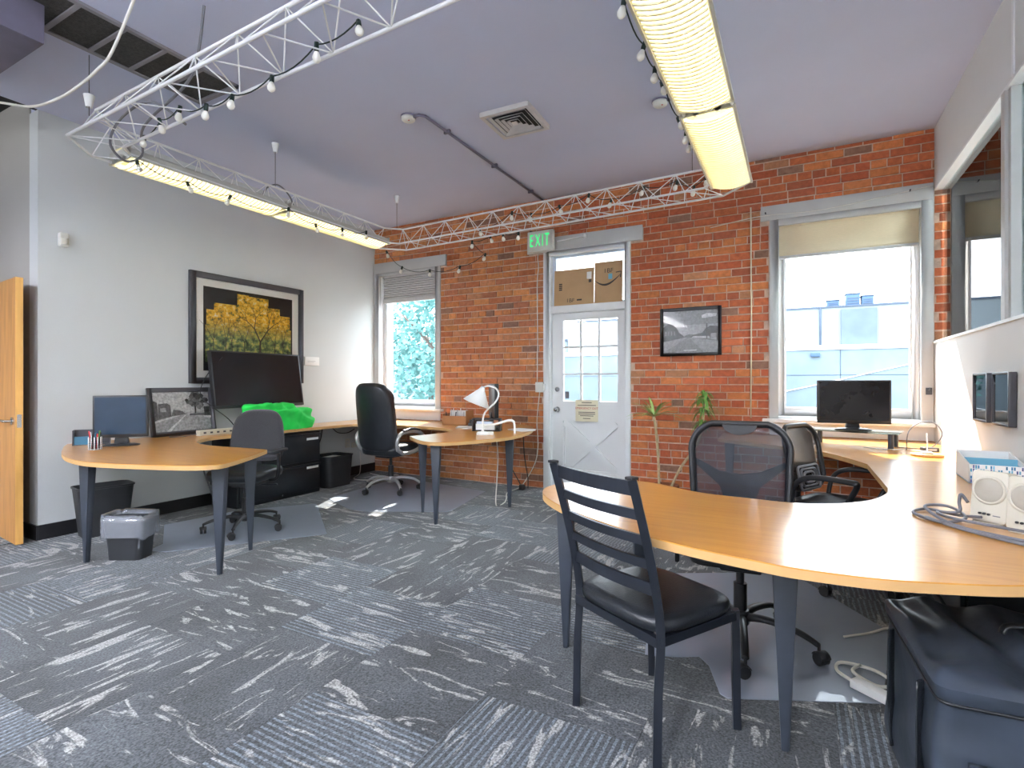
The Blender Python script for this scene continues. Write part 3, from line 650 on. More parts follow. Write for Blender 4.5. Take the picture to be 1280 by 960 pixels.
# exit sign and its bits
def exit_sign():
    t = thing('exit_sign', 'lit green EXIT sign mounted above the white door', 'sign', (2.64, -0.035, 2.765))
    obj('back_plate', MB().box(-0.20, 0.06, -0.012, 0.01, 0.0, 0.21), 'exit_body', t, bevel=0.008)
    obj('housing', MB().box(-0.165, 0.165, -0.075, -0.012, 0.005, 0.245), 'exit_body', t, bevel=0.012, seg=3)
    for k, ch in enumerate('EXIT'):
        text_mb(ch, 0.205, 'exit_green', t, ((-0.108, -0.028, 0.034, 0.092)[k], -0.0755, 0.126), (R(90), 0, 0), 0.0015, 'letter', 0.47)
    obj('mounting_knuckle', MB().cbox((-0.13, -0.04, 0.252), (0.03, 0.03, 0.016)), 'black_plastic', t)
exit_sign()
t = thing('door_closer_rod', 'thin white rod fixed along the grey board above the door', 'rod', (2.98, -0.045, 2.875))
obj('rod', MB().tube([(-0.15, 0, 0.0), (0.19, 0, 0.018)], 0.008, 8), 'white_metal', t); obj('end_bracket', MB().box(0.18, 0.205, -0.02, 0.022, 0.0, 0.035), 'white_metal', t)

# ================================================================ CEILING THINGS
def ceiling_vent():
    t = thing('ceiling_vent', 'square louvred air vent hanging slightly askew from the purple ceiling', 'vent', (3.24, -1.84, H), R(2))
    obj('plenum', MB().box(-0.16, 0.16, -0.16, 0.16, -0.02, 0.0), 'vent_dark', t)
    mb = MB()
    for a, b, w_ in ((0.215, -0.030, 0.034),):
        mb.box(-a, a, -a, -a + w_, b - 0.008, b); mb.box(-a, a, a - w_, a, b - 0.008, b); mb.box(-a, -a + w_, -a + w_, a - w_, b - 0.008, b); mb.box(a - w_, a, -a + w_, a - w_, b - 0.008, b)
        mb.box(-a, a, -a, -a + 0.006, b, 0); mb.box(-a, a, a - 0.006, a, b, 0); mb.box(-a, -a + 0.006, -a, a, b, 0); mb.box(a - 0.006, a, -a, a, b, 0)
    obj('frame', mb, 'vent_metal', t)
    for i, a in enumerate((0.165, 0.125, 0.088, 0.052)):
        mb = MB(); zi = -0.034
        o_, n_ = [(-a, -a), (a, -a), (a, a), (-a, a)], [(-a + 0.022, -a + 0.022), (a - 0.022, -a + 0.022), (a - 0.022, a - 0.022), (-a + 0.022, a - 0.022)]
        vs = [(x, y, zi) for x, y in o_] + [(x, y, zi + 0.022) for x, y in n_] + [(x, y, zi - 0.003) for x, y in o_] + [(x, y, zi + 0.019) for x, y in n_]
        mb.add(vs, [(k, k + 4, (k + 1) % 4 + 4, (k + 1) % 4) for k in range(4)] + [(k + 8, (k + 1) % 4 + 8, (k + 1) % 4 + 12, k + 12) for k in range(4)] + [(k, (k + 1) % 4, (k + 1) % 4 + 8, k + 8) for k in range(4)] + [(k + 4, k + 12, (k + 1) % 4 + 12, (k + 1) % 4 + 4) for k in range(4)])
        obj('louvre', mb, 'vent_metal', t)
    obj('centre_plate', MB().box(-0.022, 0.022, -0.022, 0.022, -0.04, -0.03), 'vent_metal', t)
ceiling_vent()
def smoke(x, y, label):
    t = thing('smoke_detector', label, 'smoke detector', (x, y, H))
    obj('base', MB().lathe([(0.0, -0.012), (0.062, -0.012), (0.062, 0.0)], 24), 'conduit', t)
    obj('cover', MB().lathe([(0, -0.045), (0.03, -0.045), (0.045, -0.038), (0.055, -0.03), (0.058, -0.012), (0, -0.012)], 24), 'exit_body', t)
    obj('indicator', MB().lathe([(0, -0.048), (0.006, -0.047), (0.006, -0.04)], 8, T(0.02, -0.02, 0)), 'red_plastic', t)
smoke(2.50, -2.29, 'round smoke detector at the end of the long ceiling conduit')
smoke(4.346, -1.557, 'round smoke detector close beside the long suspended light')
t = thing('ceiling_conduit', 'long thin purple-grey conduit running across the ceiling to the brick wall', 'conduit', (2.64, -1.15, H))
obj('pipe', MB().tube([(-0.09, -1.14, -0.016), (-0.03, -1.14, -0.016), (0, -1.10, -0.016), (0, 1.13, -0.016)], 0.012, 8), 'conduit', t)
for y in (-0.8, 0.0, 0.8): obj('strap', MB().box(-0.03, 0.03, y - 0.01, y + 0.01, -0.031, 0), 'conduit', t)
t = thing('conduit_stub', 'short conduit joining the smoke detector to the suspended light', 'conduit', (4.45, -1.57, H))
obj('pipe', MB().tube([(-0.05, 0, -0.014), (0.32, 0.02, -0.014)], 0.010, 8), 'conduit', t); obj('strap', MB().box(0.1, 0.12, -0.025, 0.03, -0.027, 0), 'conduit', t)
# return air grille with dark panels
def return_grille():
    t = thing('return_grille', 'long dark return air grille set in the ceiling beside the truss corner', 'grille', (1.56, -3.70, H))
    M = RZ(0)
    mb = MB(); x0, x1, y0, y1 = -0.33, 0.15, -0.75, 0.48
    mb.box(x0, x0 + 0.03, y0, y1, -0.018, 0); mb.box(x1 - 0.03, x1, y0, y1, -0.018, 0); mb.box(x0, x1, y0, y0 + 0.03, -0.018, 0); mb.box(x0, x1, y1 - 0.03, y1, -0.018, 0)
    obj('frame', mb, 'grille_frame', t)
    n = 5; L_ = (y1 - y0 - 0.06) / n
    for k in range(n):
        a = y0 + 0.03 + k * L_
        obj('mesh_panel', MB().box(x0 + 0.03, x1 - 0.03, a + 0.012, a + L_ - 0.012, -0.010, -0.001), 'grille_dark', t)
        if k: obj('crossbar', MB().box(x0 + 0.03, x1 - 0.03, a - 0.012, a + 0.012, -0.020, 0), 'grille_frame', t)
return_grille()
mb = MB(); mb.box(0.35, 1.50, -5.6, -4.27, 3.17, H)
so_ = struct(obj('trim_soffit', mb, 'conduit', bevel=0.01))

# ---------------------------------------------------------------- truss loop
TOPZ, BOTZ = 3.0, 2.80
cornersT = [Vector((1.14, -3.93, 0)), Vector((1.14, -0.92, 0)), Vector((4.82, -1.08, 0)), Vector((4.82, -4.02, 0))]
def offset_loop(d):
    # d>0 outward ; returns corners
    out = []; n = 4; c = sum(cornersT, Vector()) / 4
    for i in range(4):
        p, a, b = cornersT[i], cornersT[i - 1], cornersT[(i + 1) % 4]
        n1 = Vector((-(p - a).y, (p - a).x, 0)).normalized(); n2 = Vector((-(b - p).y, (b - p).x, 0)).normalized()
        if n1.dot(p - c) < 0: n1 = -n1
        if n2.dot(p - c) < 0: n2 = -n2
        k = (n1 + n2); out.append(p + k * d / (1 + n1.dot(n2)))
    return out
def chamfer(cs, r, z):
    out = []
    for i in range(4):
        p, a, b = cs[i], cs[i - 1], cs[(i + 1) % 4]
        out.append(p + (a - p).normalized() * r + Vector((0, 0, z))); out.append(p + (b - p).normalized() * r + Vector((0, 0, z)))
    return out
def truss():
    t = thing('lighting_truss', 'white tubular lighting truss hung in a loop below the purple ceiling', 'truss', (2.98, -2.48, 3.0))
    inv = T(-2.98, 2.48, -3.0)
    top = chamfer(offset_loop(0), 0.15, TOPZ); inn = chamfer(offset_loop(-0.13), 0.08, BOTZ); out = chamfer(offset_loop(0.13), 0.22, BOTZ)
    obj('top_chord', MB().tube(top, 0.0095, 8, True, inv), 'white_metal', t)
    obj('bottom_chord', MB().tube(inn, 0.0095, 8, True, inv), 'white_metal', t)
    obj('bottom_chord', MB().tube(out, 0.0095, 8, True, inv), 'white_metal', t)
    rod = MB().cyl(0.004, 0, 1, 5).mesh('brace'); rod.materials.append(MATS['white_metal'])
    def brace(a, b):
        o = bpy.data.objects.new('brace', rod); COL.objects.link(o); o.parent = t
        d = b - a; o.location = inv @ a; o.scale = (1, 1, d.length); o.rotation_euler = d.to_track_quat('Z', 'Y').to_euler()
    for s in range(4):
        A = (top[2 * s + 1], top[(2 * s + 2) % 8]); I = (inn[2 * s + 1], inn[(2 * s + 2) % 8]); O = (out[2 * s + 1], out[(2 * s + 2) % 8])
        L_ = (A[1] - A[0]).length; n = max(3, round(L_ / 0.30))
        if s in (3,): n = round(L_ / 0.36)
        l = lambda P, f: P[0].lerp(P[1], f)
        for k in range(n + 1):
            f = k / n; g = (k + 0.5) / n
            if k < n:
                for Q in (I, O):
                    brace(l(A, f), l(Q, g)); brace(l(Q, g), l(A, (k + 1) / n))
                brace(l(I, g), l(O, min(1, (k + 1) / n)))
            brace(l(O, f), l(I, min(1, g)) if k < n else l(I, 1))
        brace(A[0], I[0]); brace(A[0], O[0])
    for x, y, sl in ((1.14, -2.49, 0.0), (1.205, -0.93, 0.0), (1.17, -3.92, 0.26), (4.5, -1.07, 0.02)):
        h = obj('hanger_cable', MB().tube([(x, y, TOPZ), (x, y, H)], 0.0022, 6, M=inv), 'black_cord', t)
        mb = MB(); mb.lathe([(0.018, H - sl - 0.085), (0.032, H - sl - 0.006), (0.030, H - sl - 0.004), (0, H - sl - 0.004)], 16, inv @ T(x, y, 0)); obj('ceiling_cup', mb, 'lamp_white', h)
    # cable bow over the left run
    obj('feed_loop', MB().tube(bez([(1.14, -2.62, 2.86), (1.13, -2.57, 2.97), (1.14, -2.46, 3.03), (1.14, -2.34, 2.97), (1.14, -2.28, 2.85)], 6), 0.007, 6, M=inv), 'grey_cord', t)
    obj('feed_loop', MB().tube(bez([(2.05, -3.80, 2.79), (1.8, -3.86, 2.96), (1.5, -3.88, 2.93), (1.35, -3.88, 2.80), (1.28, -3.76, 2.74), (1.33, -3.68, 2.80), (1.55, -3.78, 2.90), (2.1, -3.84, 2.98), (2.25, -3.85, 3.1), (2.3, -3.84, 3.39)], 7), 0.008, 6, M=inv), 'grey_cord', t)
truss()

# fluorescent units slung in the truss
def fixture_parts(t, L_):
    h = L_ / 2
    mb = MB(); prof = [(-0.148, 0.0), (-0.135, 0.045), (-0.06, 0.085), (0.06, 0.085), (0.135, 0.045), (0.148, 0.0), (0.140, 0.0), (0.128, 0.040), (0.056, 0.079), (-0.056, 0.079), (-0.128, 0.040), (-0.140, 0.0)]
    mb.prism(prof, -h, h, Matrix(((1, 0, 0, 0), (0, 0, 1, 0), (0, 1, 0, 0), (0, 0, 0, 1)))); obj('housing', mb, 'fixture_body', t)
    obj('end_plate', MB().box(-0.14, 0.14, -h, -h + 0.006, -0.012, 0.07), 'fixture_body', t); obj('end_plate', MB().box(-0.14, 0.14, h - 0.006, h, -0.012, 0.07), 'fixture_body', t)
    n = int(L_ / 0.036)
    curve = lambda u: -0.006 - 0.030 * math.cos((u - 0.5) * math.pi)
    obj('lens', MB().shell(lambda u, v: (-0.132 + 0.264 * u, -h + 0.03 + (L_ - 0.06) * v, curve(u)), 10, 1, 0.003), 'lamp_lens', t)
    mb = MB()
    for k in range(n):
        y = -h + 0.05 + (L_ - 0.10) * k / (n - 1)
        mb.shell(lambda u, v: (-0.134 + 0.268 * u, y + 0.001 * v, curve(u) - 0.003 - 0.011 * v), 8, 1, 0.007)
    o = obj('lens_ribs', mb, 'lens_plastic', t); o['kind'] = 'stuff'
    for s in (-1, 1): obj('side_rail', MB().box(s * 0.147 - 0.006, s * 0.147 + 0.006, -h, h, -0.012, 0.006), 'fixture_body', t)
    mb = MB()
    for x in (-0.06, 0.06): mb.cyl(0.017, 0, 0.03, 10, T(x, h - 0.03, 0.0) @ Matrix.Rotation(R(-90), 4, 'X')); mb.cyl(0.017, 0, 0.03, 10, T(x, -h, 0.0) @ Matrix.Rotation(R(-90), 4, 'X'))
    obj('lamp_holder', mb, 'lamp_white', t)
def fixture(x, y0, y1, label, group=None):
    t = thing('fluorescent_light', label, 'ceiling light', (x, (y0 + y1) / 2, 2.795), 0, group)
    fixture_parts(t, y1 - y0)
fixture(1.125, -3.72, -2.46, 'lit ribbed fluorescent unit along the plain wall, its end showing at the truss corner')
fixture(1.125, -2.42, -1.12, 'lit ribbed fluorescent unit along the plain wall, reaching towards the brick wall')
fixture(4.815, -3.78, -2.52, 'lit ribbed fluorescent unit over the room, with its lamp ends showing at the joint')
fixture(4.815, -2.47, -1.19, 'lit ribbed fluorescent unit over the room, ending at the truss by the brick wall')
# unseen hung lamps added behind the camera; they carry most of the room's light
for i, x in enumerate((0.4, 2.6, 4.8)):
    t = thing('fill_light', 'long up-and-down fill light added behind the camera, ' + ('nearest the corridor', 'in the middle of the three', 'nearest the partition')[i], 'ceiling light', (x, -7.4, 2.7))
    obj('housing', MB().box(-0.16, 0.16, -1.3, 1.3, 0.01, 0.07), 'white_metal', t, bevel=0.01)
    obj('lower_lens', MB().box(-0.14, 0.14, -1.27, 1.27, 0.0, 0.01), 'fill_lens', t)
    obj('upper_lens', MB().box(-0.14, 0.14, -1.27, 1.27, 0.07, 0.08), 'fill_lens', t)
    for y in (-1, 1): obj('hanger_cable', MB().tube([(0, y, 0.07), (0, y, 0.70)], 0.003, 6), 'black_cord', t)

for y, lab in ((-1.25, 'added fill light panel in the neighbouring room, the one close to its window'), (-3.4, 'added fill light panel in the neighbouring room, the one further from its window')):
    t = thing('fill_panel', lab, 'ceiling light', (7.3, y, H - 0.03))  # glowing panels added to brighten the neighbouring room behind the glass
    obj('frame', MB().box(-0.60, 0.60, -0.62, 0.62, 0.0, 0.03), 'white_metal', t); obj('diffuser', MB().box(-0.58, 0.58, -0.60, 0.60, -0.006, 0.0), 'fill_lens', t)
# string lights
def string_lights(pts, label, group=None):
    P0 = Vector(pts[0]); t = thing('string_lights', label, 'string lights', P0)
    path = []
    for a, b in zip(pts, pts[1:]):
        a, b = Vector(a), Vector(b); L_ = (b - a).length
        for k in range(6): f = k / 6; path.append(a.lerp(b, f) - Vector((0, 0, 0.10 * L_ * 4 * f * (1 - f))) - P0 + Vector((0, 0, 0.035)))
    path.append(Vector(pts[-1]) - P0 + Vector((0, 0, 0.035)))
    obj('cord', MB().tube(path, 0.0035, 5), 'green_cord', t)
    for p in pts:
        q = Vector(p) - P0; tl = random.uniform(-0.3, 0.3); M = T(*q) @ Matrix.Rotation(tl, 4, 'X') @ Matrix.Rotation(random.uniform(-0.4, 0.4), 4, 'Y')
        s = obj('socket', MB().lathe([(0, 0.042), (0.011, 0.042), (0.012, 0.012), (0.010, 0.0), (0, 0)], 10, M), 'socket', t)
        mb = MB(); mb.lathe([(0, -0.048), (0.010, -0.046), (0.018, -0.036), (0.020, -0.025), (0.016, -0.012), (0.010, 0.002), (0, 0.004)], 12, M); obj('bulb', mb, 'bulb', s)
string_lights([(3.55, -3.90, 2.83), (3.28, -3.90, 2.80), (2.96, -3.9, 2.74), (2.64, -3.9, 2.73), (2.38, -3.88, 2.75), (2.09, -3.86, 2.82), (1.86, -3.84, 2.81), (1.59, -3.8, 2.79)], 'string of round bulbs on green cord along the truss section with no lamp units')
string_lights([(1.30, -3.69, 2.73), (1.29, -3.34, 2.70), (1.29, -3.03, 2.70), (1.29, -2.47, 2.76), (1.29, -2.16, 2.70), (1.29, -1.84, 2.74), (1.28, -1.50, 2.80)], 'string of bulbs draped along the light unit beside the plain wall')
string_lights([(0.90, -0.75, 2.80), (1.12, -0.75, 2.59), (1.54, -0.75, 2.51), (1.95, -0.75, 2.51), (2.28, -0.75, 2.61), (2.15, -0.80, 2.75), (2.39, -0.8, 2.78), (2.54, -0.8, 2.78), (2.72, -0.8, 2.77)], 'string of bulbs sagging from the truss in front of the brick by the EXIT sign')
string_lights([(2.41, -1.05, 2.79), (2.78, -1.05, 2.90), (2.99, -1.05, 2.85), (3.30, -1.05, 2.88), (3.58, -1.05, 2.94), (3.79, -1.05, 2.86), (4.08, -1.05, 2.92), (4.37, -1.07, 2.91), (4.51, -1.07, 2.84), (4.61, -1.08, 2.90)], 'string of bulbs threaded through the truss along the brick wall')
string_lights([(4.62, -3.45, 2.84), (4.62, -3.13, 2.83), (4.62, -2.89, 2.84), (4.62, -2.69, 2.87), (4.62, -2.22, 2.88), (4.62, -2.03, 2.87), (4.62, -1.88, 2.87)], 'string of bulbs hung along the light units in the middle of the room')

t = thing('loose_ceiling_cable', 'loose cream cable sagging below the ceiling towards the dark corridor', 'cable', (1.36, -4.15, 2.96))
obj('cable', MB().tube(bez([Vector(p) - Vector((1.36, -4.15, 2.96)) for p in [(-0.6, -4.15, 3.38), (0.0, -4.15, 3.30), (0.5, -4.15, 3.15), (0.99, -4.15, 3.0), (1.36, -4.15, 2.96), (1.61, -4.15, 2.97), (1.8, -4.15, 3.0), (1.95, -4.14, 3.07), (2.15, -4.1, 3.39)]], 8), 0.008, 7), 'white_cord', t)

# ================================================================ THINGS ON THE WALLS
def framed(name, label, cat, loc, rz, W, Hh, fw, dep, fmat, tilt=0):
    # local: x across, z up, front faces -y
    t = thing(name, label, cat, loc, rz); t.rotation_euler = (tilt, 0, rz)
    mb = MB(); ring(mb, -W / 2, W / 2, 0, Hh, fw, fw, fw, fw, -dep, 0); obj('frame', mb, fmat, t, bevel=0.003)
    return t
def quadp(mb, pts, y, g):
    mb.cur = g if isinstance(g, tuple) else (g, g, g * 1.0)
    mb.add([(x, y, z) for x, z in pts], [tuple(range(len(pts)))])
def street_photo(t, x0, x1, z0, z1, kind):
    W, Hh = x1 - x0, z1 - z0; mb = MB(); y = [-0.004]
    def q(pts, g): quadp(mb, [(x0 + u * W, z0 + v * Hh) for u, v in pts], y[0], g); y[0] -= 0.00015
    rnd = random.Random(kind)
    if kind == 1:
        q([(0, 0), (1, 0), (1, 1), (0, 1)], 0.42); q([(0, .55), (1, .45), (1, 1), (0, 1)], 0.5)
        q([(0, 0), (1, 0), (1, .38), (.52, .42), (0, .28)], 0.36); q([(0, .12), (.50, .41), (.56, .41), (.18, 0), (0, 0)], 0.30)
        q([(0, .22), (.48, .41), (.5, .41), (0, .27)], 0.62); q([(.19, 0), (.26, 0), (.56, .41), (.545, .41)], 0.62)
        q([(0, .27), (.08, .31), (.08, .74), (0, .80)], 0.09); q([(.08, .31), (.30, .38), (.30, .66), (.24, .72), (.09, .70)], 0.12); q([(.12, .5), (.22, .5), (.22, .6), (.12, .6)], 0.35)
        q([(.30, .38), (.56, .42), (.50, .50), (.42, .54), (.34, .55)], 0.14)
        for k in range(70):
            a, r_ = rnd.uniform(0, 6.28), rnd.uniform(.02, .06); cx = .76 + math.cos(a) * rnd.uniform(0, .2); cz = .78 + math.sin(a) * rnd.uniform(0, .22)
            cx = min(cx, .94); cz = min(cz, .93); q([(cx + r_ * math.cos(b), min(1, cz + r_ * 1.3 * math.sin(b))) for b in (0, 1, 2, 3, 4, 5)], rnd.choice((.03, .06, .12, .22, .1)))
        q([(.70, .40), (.73, .40), (.74, .62), (.71, .62)], 0.04); q([(.6, .38), (1, .34), (1, .44), (.62, .43)], 0.10); q([(.62, .38), (.95, .30), (1, .30), (1, .35)], 0.5); q([(.88, .36), (.98, .36), (.98, .60), (.88, .60)], 0.05)
    else:
        q([(0, 0), (1, 0), (1, 1), (0, 1)], 0.30); q([(0, .62), (1, .62), (1, 1), (0, 1)], 0.20); q([(0, .42), (1, .42), (1, .66), (0, .66)], 0.33)
        q([(.72, .80), (.96, .84), (.98, .90), (.80, .92), (.70, .87)], 0.55)
        q([(0, 0), (1, 0), (1, .28), (.52, .36), (.40, .36), (0, .28)], 0.26); q([(.05, .05), (.45, .36), (.48, .36), (.75, 0)], 0.17)
        q([(.36, .36), (.62, .36), (.58, .42), (.48, .44), (.42, .41)], 0.10)
        q([(0, .27), (.28, .33), (.28, .54), (.18, .70), (.12, .72), (0, .62)], 0.025); q([(.28, .33), (.40, .36), (.36, .42), (.28, .50)], 0.045)
        for k in range(4): q([(.03 + .055 * k, .42), (.06 + .055 * k, .42), (.06 + .055 * k, .52), (.03 + .055 * k, .52)], .16)
        q([(.48, .36), (1, .26), (1, .60), (.86, .62), (.78, .56), (.72, .46), (.56, .42)], 0.04); q([(.52, .35), (.86, .32), (.84, .38), (.56, .39)], 0.5)
        q([(.79, .30), (.81, .30), (.81, .68), (.79, .68)], 0.02); q([(.87, .30), (.97, .28), (.97, .44), (.87, .44)], 0.28)
        q([(.38, .045), (.62, .045), (.62, .065), (.38, .065)], 0.6)
    obj('print', mb, 'photo_print', t)
    obj('backing', MB().box(x0 - 0.01, x1 + 0.01, -0.003, 0, z0 - 0.01, z1 + 0.01), 'ink', t)
    glassmat('picture_glass', (1, 1, 1, 1), -0.35) if 'picture_glass' not in MATS else None
    obj('glazing', MB().box(x0 - 0.005, x1 + 0.005, -0.012, -0.010, z0 - 0.005, z1 + 0.005), 'picture_glass', t)
# on brick
t = framed('framed_photo', 'black framed black-and-white street photo hanging on the brick wall', 'picture', (4.302, -0.014, 1.52), 0, 0.605, 0.495, 0.032, 0.022, 'frame_black')
street_photo(t, -0.27, 0.27, 0.032, 0.463, 2)
# large art on left wall : local -y must face +x -> rotate +90
t = framed('framed_artwork', 'large grey framed autumn tree artwork with wide white mat on the plain wall', 'picture', (0.003, -1.93, 1.235), R(90), 1.35, 1.12, 0.060, 0.035, 'frame_dark')
obj('mat_board', MB().box(-0.62, 0.62, -0.008, 0, 0.05, 1.07), 'mat_board', t)
obj('print_ground', MB().box(-0.53, 0.53, -0.0095, -0.008, 0.13, 0.985), 'frame_black', t)
mb = MB(); steps = [(-0.51, .60), (-0.50, .70), (-0.44, .755), (-0.42, .82), (-0.20, .83), (-0.165, .90), (-.03, .955), (.13, .945), (.21, .91), (.24, .85), (.36, .80), (.45, .775), (.495, .70), (.51, .62)]
for i in range(len(steps) - 1):
    a, b = steps[i], steps[i + 1]; zt = max(a[1], b[1]) if i % 2 else min(a[1], b[1]); mb.add([(a[0], -0.0102, 0.22), (b[0], -0.0102, 0.22), (b[0], -0.0102, zt), (a[0], -0.0102, zt)], [(0, 1, 2, 3)])
obj('print', mb, 'autumn_print', t)
def trunk_strokes(mb, x, z, an, L_, w_, dep, rnd):
    x2, z2 = x + math.sin(an) * L_, z + math.cos(an) * L_
    nx, nz = math.cos(an) * w_, -math.sin(an) * w_
    mb.add([(x - nx, -0.0106, z - nz), (x + nx, -0.0106, z + nz), (x2 + nx * .7, -0.0106, z2 + nz * .7), (x2 - nx * .7, -0.0106, z2 - nz * .7)], [(0, 1, 2, 3)])
    if dep:
        for da in (rnd.uniform(-0.6, -0.15), rnd.uniform(0.15, 0.6)): trunk_strokes(mb, x2, z2, an * 0.7 + da, L_ * 0.72, w_ * 0.62, dep - 1, rnd)
rt_ = random.Random(8); mb = MB(); trunk_strokes(mb, 0.10, 0.24, 0.04, 0.22, 0.013, 5, rt_)
for x in (-0.42, -0.30, -0.22, -0.08, 0.30, 0.40): trunk_strokes(mb, x, 0.24, rt_.uniform(-0.06, 0.06), 0.20, 0.005, 2, rt_)
obj('print_trunks', mb, 'ink', t)
glassmat('picture_glass', (1, 1, 1, 1), -0.35)
obj('glazing', MB().box(-0.62, 0.62, -0.022, -0.020, 0.05, 1.07), 'picture_glass', t)
t = thing('wall_label', 'small white caption card on the plain wall beside the large artwork', 'label', (0.004, -1.11, 1.455), R(90))
obj('card', MB().box(-0.11, 0.11, -0.012, 0, 0, 0.105), 'paper', t, bevel=0.002); obj('print_line', MB().box(-0.07, 0.05, -0.0125, -0.012, 0.05, 0.056), 'grey_trim', t); obj('print_line', MB().box(-0.07, 0.03, -0.0125, -0.012, 0.035, 0.040), 'grey_trim', t)
t = thing('motion_sensor', 'small beige motion sensor high on the plain wall near the corridor corner', 'sensor', (0.002, -3.615, 2.345), R(90))
obj('body', MB().prism(rrect(-0.032, 0.032, 0, 0.115, 0.014), 0, 0.045, Matrix(((1, 0, 0, 0), (0, 0, -1, 0), (0, 1, 0, 0), (0, 0, 0, 1)))), 'exit_body', t, bevel=0.008, seg=3)
obj('lens', MB().shell(lambda u, v: (-0.024 + 0.048 * u, -0.046 - 0.012 * math.sin(math.pi * u), 0.02 + 0.05 * v), 8, 4, 0.002), 'speaker_beige', t)
def outlet(name, label, loc, rz, w_=0.075, h_=0.118):
    t = thing(name, label, 'outlet', loc, rz); obj('plate', MB().box(-w_ / 2, w_ / 2, -0.006, 0, 0, h_), 'speaker_beige', t, bevel=0.002)
    for zz in (0.035, 0.08): obj('socket', MB().box(-0.016, 0.016, -0.008, -0.005, zz - 0.014, zz + 0.014), 'grey_trim', t)
outlet('wall_outlet', 'beige duplex outlet plate on the plain wall under the worktop near the corner', (0.002, -0.52, 0.38), R(90))
outlet('data_outlet', 'small beige data plate beside the duplex outlet under the worktop', (0.002, -0.40, 0.37), R(90), 0.10, 0.07)
outlet('data_outlet', 'small data plate with a grey cord under the curved desk peninsula', (0.002, -2.62, 0.62), R(90), 0.06, 0.07)
# pictures on partition : local -y must face -x -> rotate -90
for y, lab in ((-1.43, 'small dark framed panel on the partition, the one nearer the window'), (-1.80, 'small dark framed panel on the partition, the one nearer the speakers')):
    t = framed('small_framed_panel', lab, 'picture', (PX - 0.003, y, 1.005), R(-90), 0.285, 0.295, 0.012, 0.035, 'frame_dark')
    obj('panel', MB().box(-0.13, 0.13, -0.02, 0, 0.012, 0.283), 'sash_blue', t); obj('glazing', MB().box(-0.13, 0.13, -0.027, -0.025, 0.012, 0.283), 'picture_glass', t)
t = thing('curtain_hook', 'small dark hook fixed beside the window frame at the partition', 'hook', (6.25, -0.025, 1.17)); obj('plate', MB().box(-0.022, 0.022, -0.012, 0, -0.03, 0.03), 'frame_dark', t, bevel=0.003); obj('prong', MB().tube([(0, -0.01, 0.01), (0, -0.04, 0.012), (0, -0.045, 0.03)], 0.006, 8), 'frame_dark', t)
# wood office door leaf in the corridor
t = struct(obj('door_2', MB().box(-0.90, -0.004, -0.0225, 0.0225, 0.012, 2.045), 'office_wood', loc=(0.065, -3.905, 0), rot=(0, 0, R(-5.5))))
obj('edge_band', MB().box(-0.004, 0.0, -0.0225, 0.0225, 0.012, 2.045), 'door_edge', t)
M = T(-0.06, -0.0225, 0.95) @ Matrix.Rotation(R(90), 4, 'X')
mb = MB(); mb.cyl(0.030, 0, 0.010, 18, M); mb.cyl(0.011, 0.01, 0.05, 10, M); mb.tube([(-0.055, -0.070, 0.95), (-0.10, -0.072, 0.95), (-0.175, -0.070, 0.952)], 0.010, 8); obj('lever_handle', mb, 'chrome', t)
obj('latch_plate', MB().box(-0.0005, 0.0015, -0.013, 0.013, 0.90, 1.0), 'chrome', t)
# picture rail nails + cable over the right window lintel
t = thing('lintel_cable', 'thin white cable strung along the board over the window by the partition', 'cable', (4.6, -0.035, 2.80))
obj('cable', MB().tube(bez([(-0.1, 0, 0.0), (0.36, 0, 0.045), (0.9, -0.005, 0.03), (1.68, 0, 0.11)], 8), 0.004, 6), 'white_cord', t)
for x, z in ((0.40, 0.065), (1.52, 0.09)): obj('nail', MB().tube([(x, 0.02, z), (x, -0.02, z + 0.004)], 0.006, 6), 'black_metal', t)
t = thing('wall_pipe_line', 'pale mortar-coloured cable running down the brick left of the large window', 'cable', (4.87, -0.017, 0.9)); obj('run', MB().tube([(0, 0, 0), (0.005, 0, 1.0), (0, 0, 2.05)], 0.007, 6), 'cream_paper', t)

# door frame cable and box
def cable(name, label, pts, r, m, n=6, cat='cable'):
    p0 = Vector(pts[0]); t = thing(name, label, cat, p0); obj('cord', MB().tube(bez([Vector(p) - p0 for p in pts], n), r, 6), m, t); return t
cable('sign_cable', 'white cable dropping from the EXIT sign down beside the door frame', [(2.58, -0.03, 2.76), (2.575, -0.03, 2.70), (2.585, -0.03, 2.60), (2.565, -0.025, 2.4), (2.57, -0.025, 1.8), (2.565, -0.025, 1.25)], 0.006, 'white_cord')
t = thing('cable_box', 'small white junction box on the brick beside the door frame', 'junction box', (2.605, -0.03, 1.13)); obj('box', MB().box(-0.05, 0.05, -0.03, 0.025, 0, 0.12), 'exit_body', t, bevel=0.006); obj('connector', MB().box(0.05, 0.07, -0.02, 0.02, 0.02, 0.10), 'white_metal', t)
t = cable('extension_lead', 'white extension cord hanging from the junction box and looping on the carpet', [(2.60, -0.03, 1.13), (2.565, -0.03, 0.8), (2.58, -0.035, 0.5), (2.55, -0.05, 0.3), (2.47, -0.10, 0.12), (2.42, -0.2, 0.02), (2.40, -0.45, 0.008), (2.55, -0.75, 0.008), (2.62, -0.93, 0.008), (2.60, -1.05, 0.01), (2.58, -1.0, 0.25), (2.58, -0.98, 0.5), (2.57, -1.0, 0.712)], 0.006, 'white_cord')
t2 = obj('plug', MB().cbox((-0.13, -0.20, -1.095), (0.06, 0.05, 0.06)), 'black_plastic', t, bevel=0.006)
cable('power_cable', 'black cord curving down from the lamp desk to the carpet by the brick', [(2.2, -0.10, 0.705), (2.2, -0.1, 0.5), (2.25, -0.1, 0.25), (2.38, -0.12, 0.06), (2.45, -0.2, 0.008)], 0.006, 'black_cord')
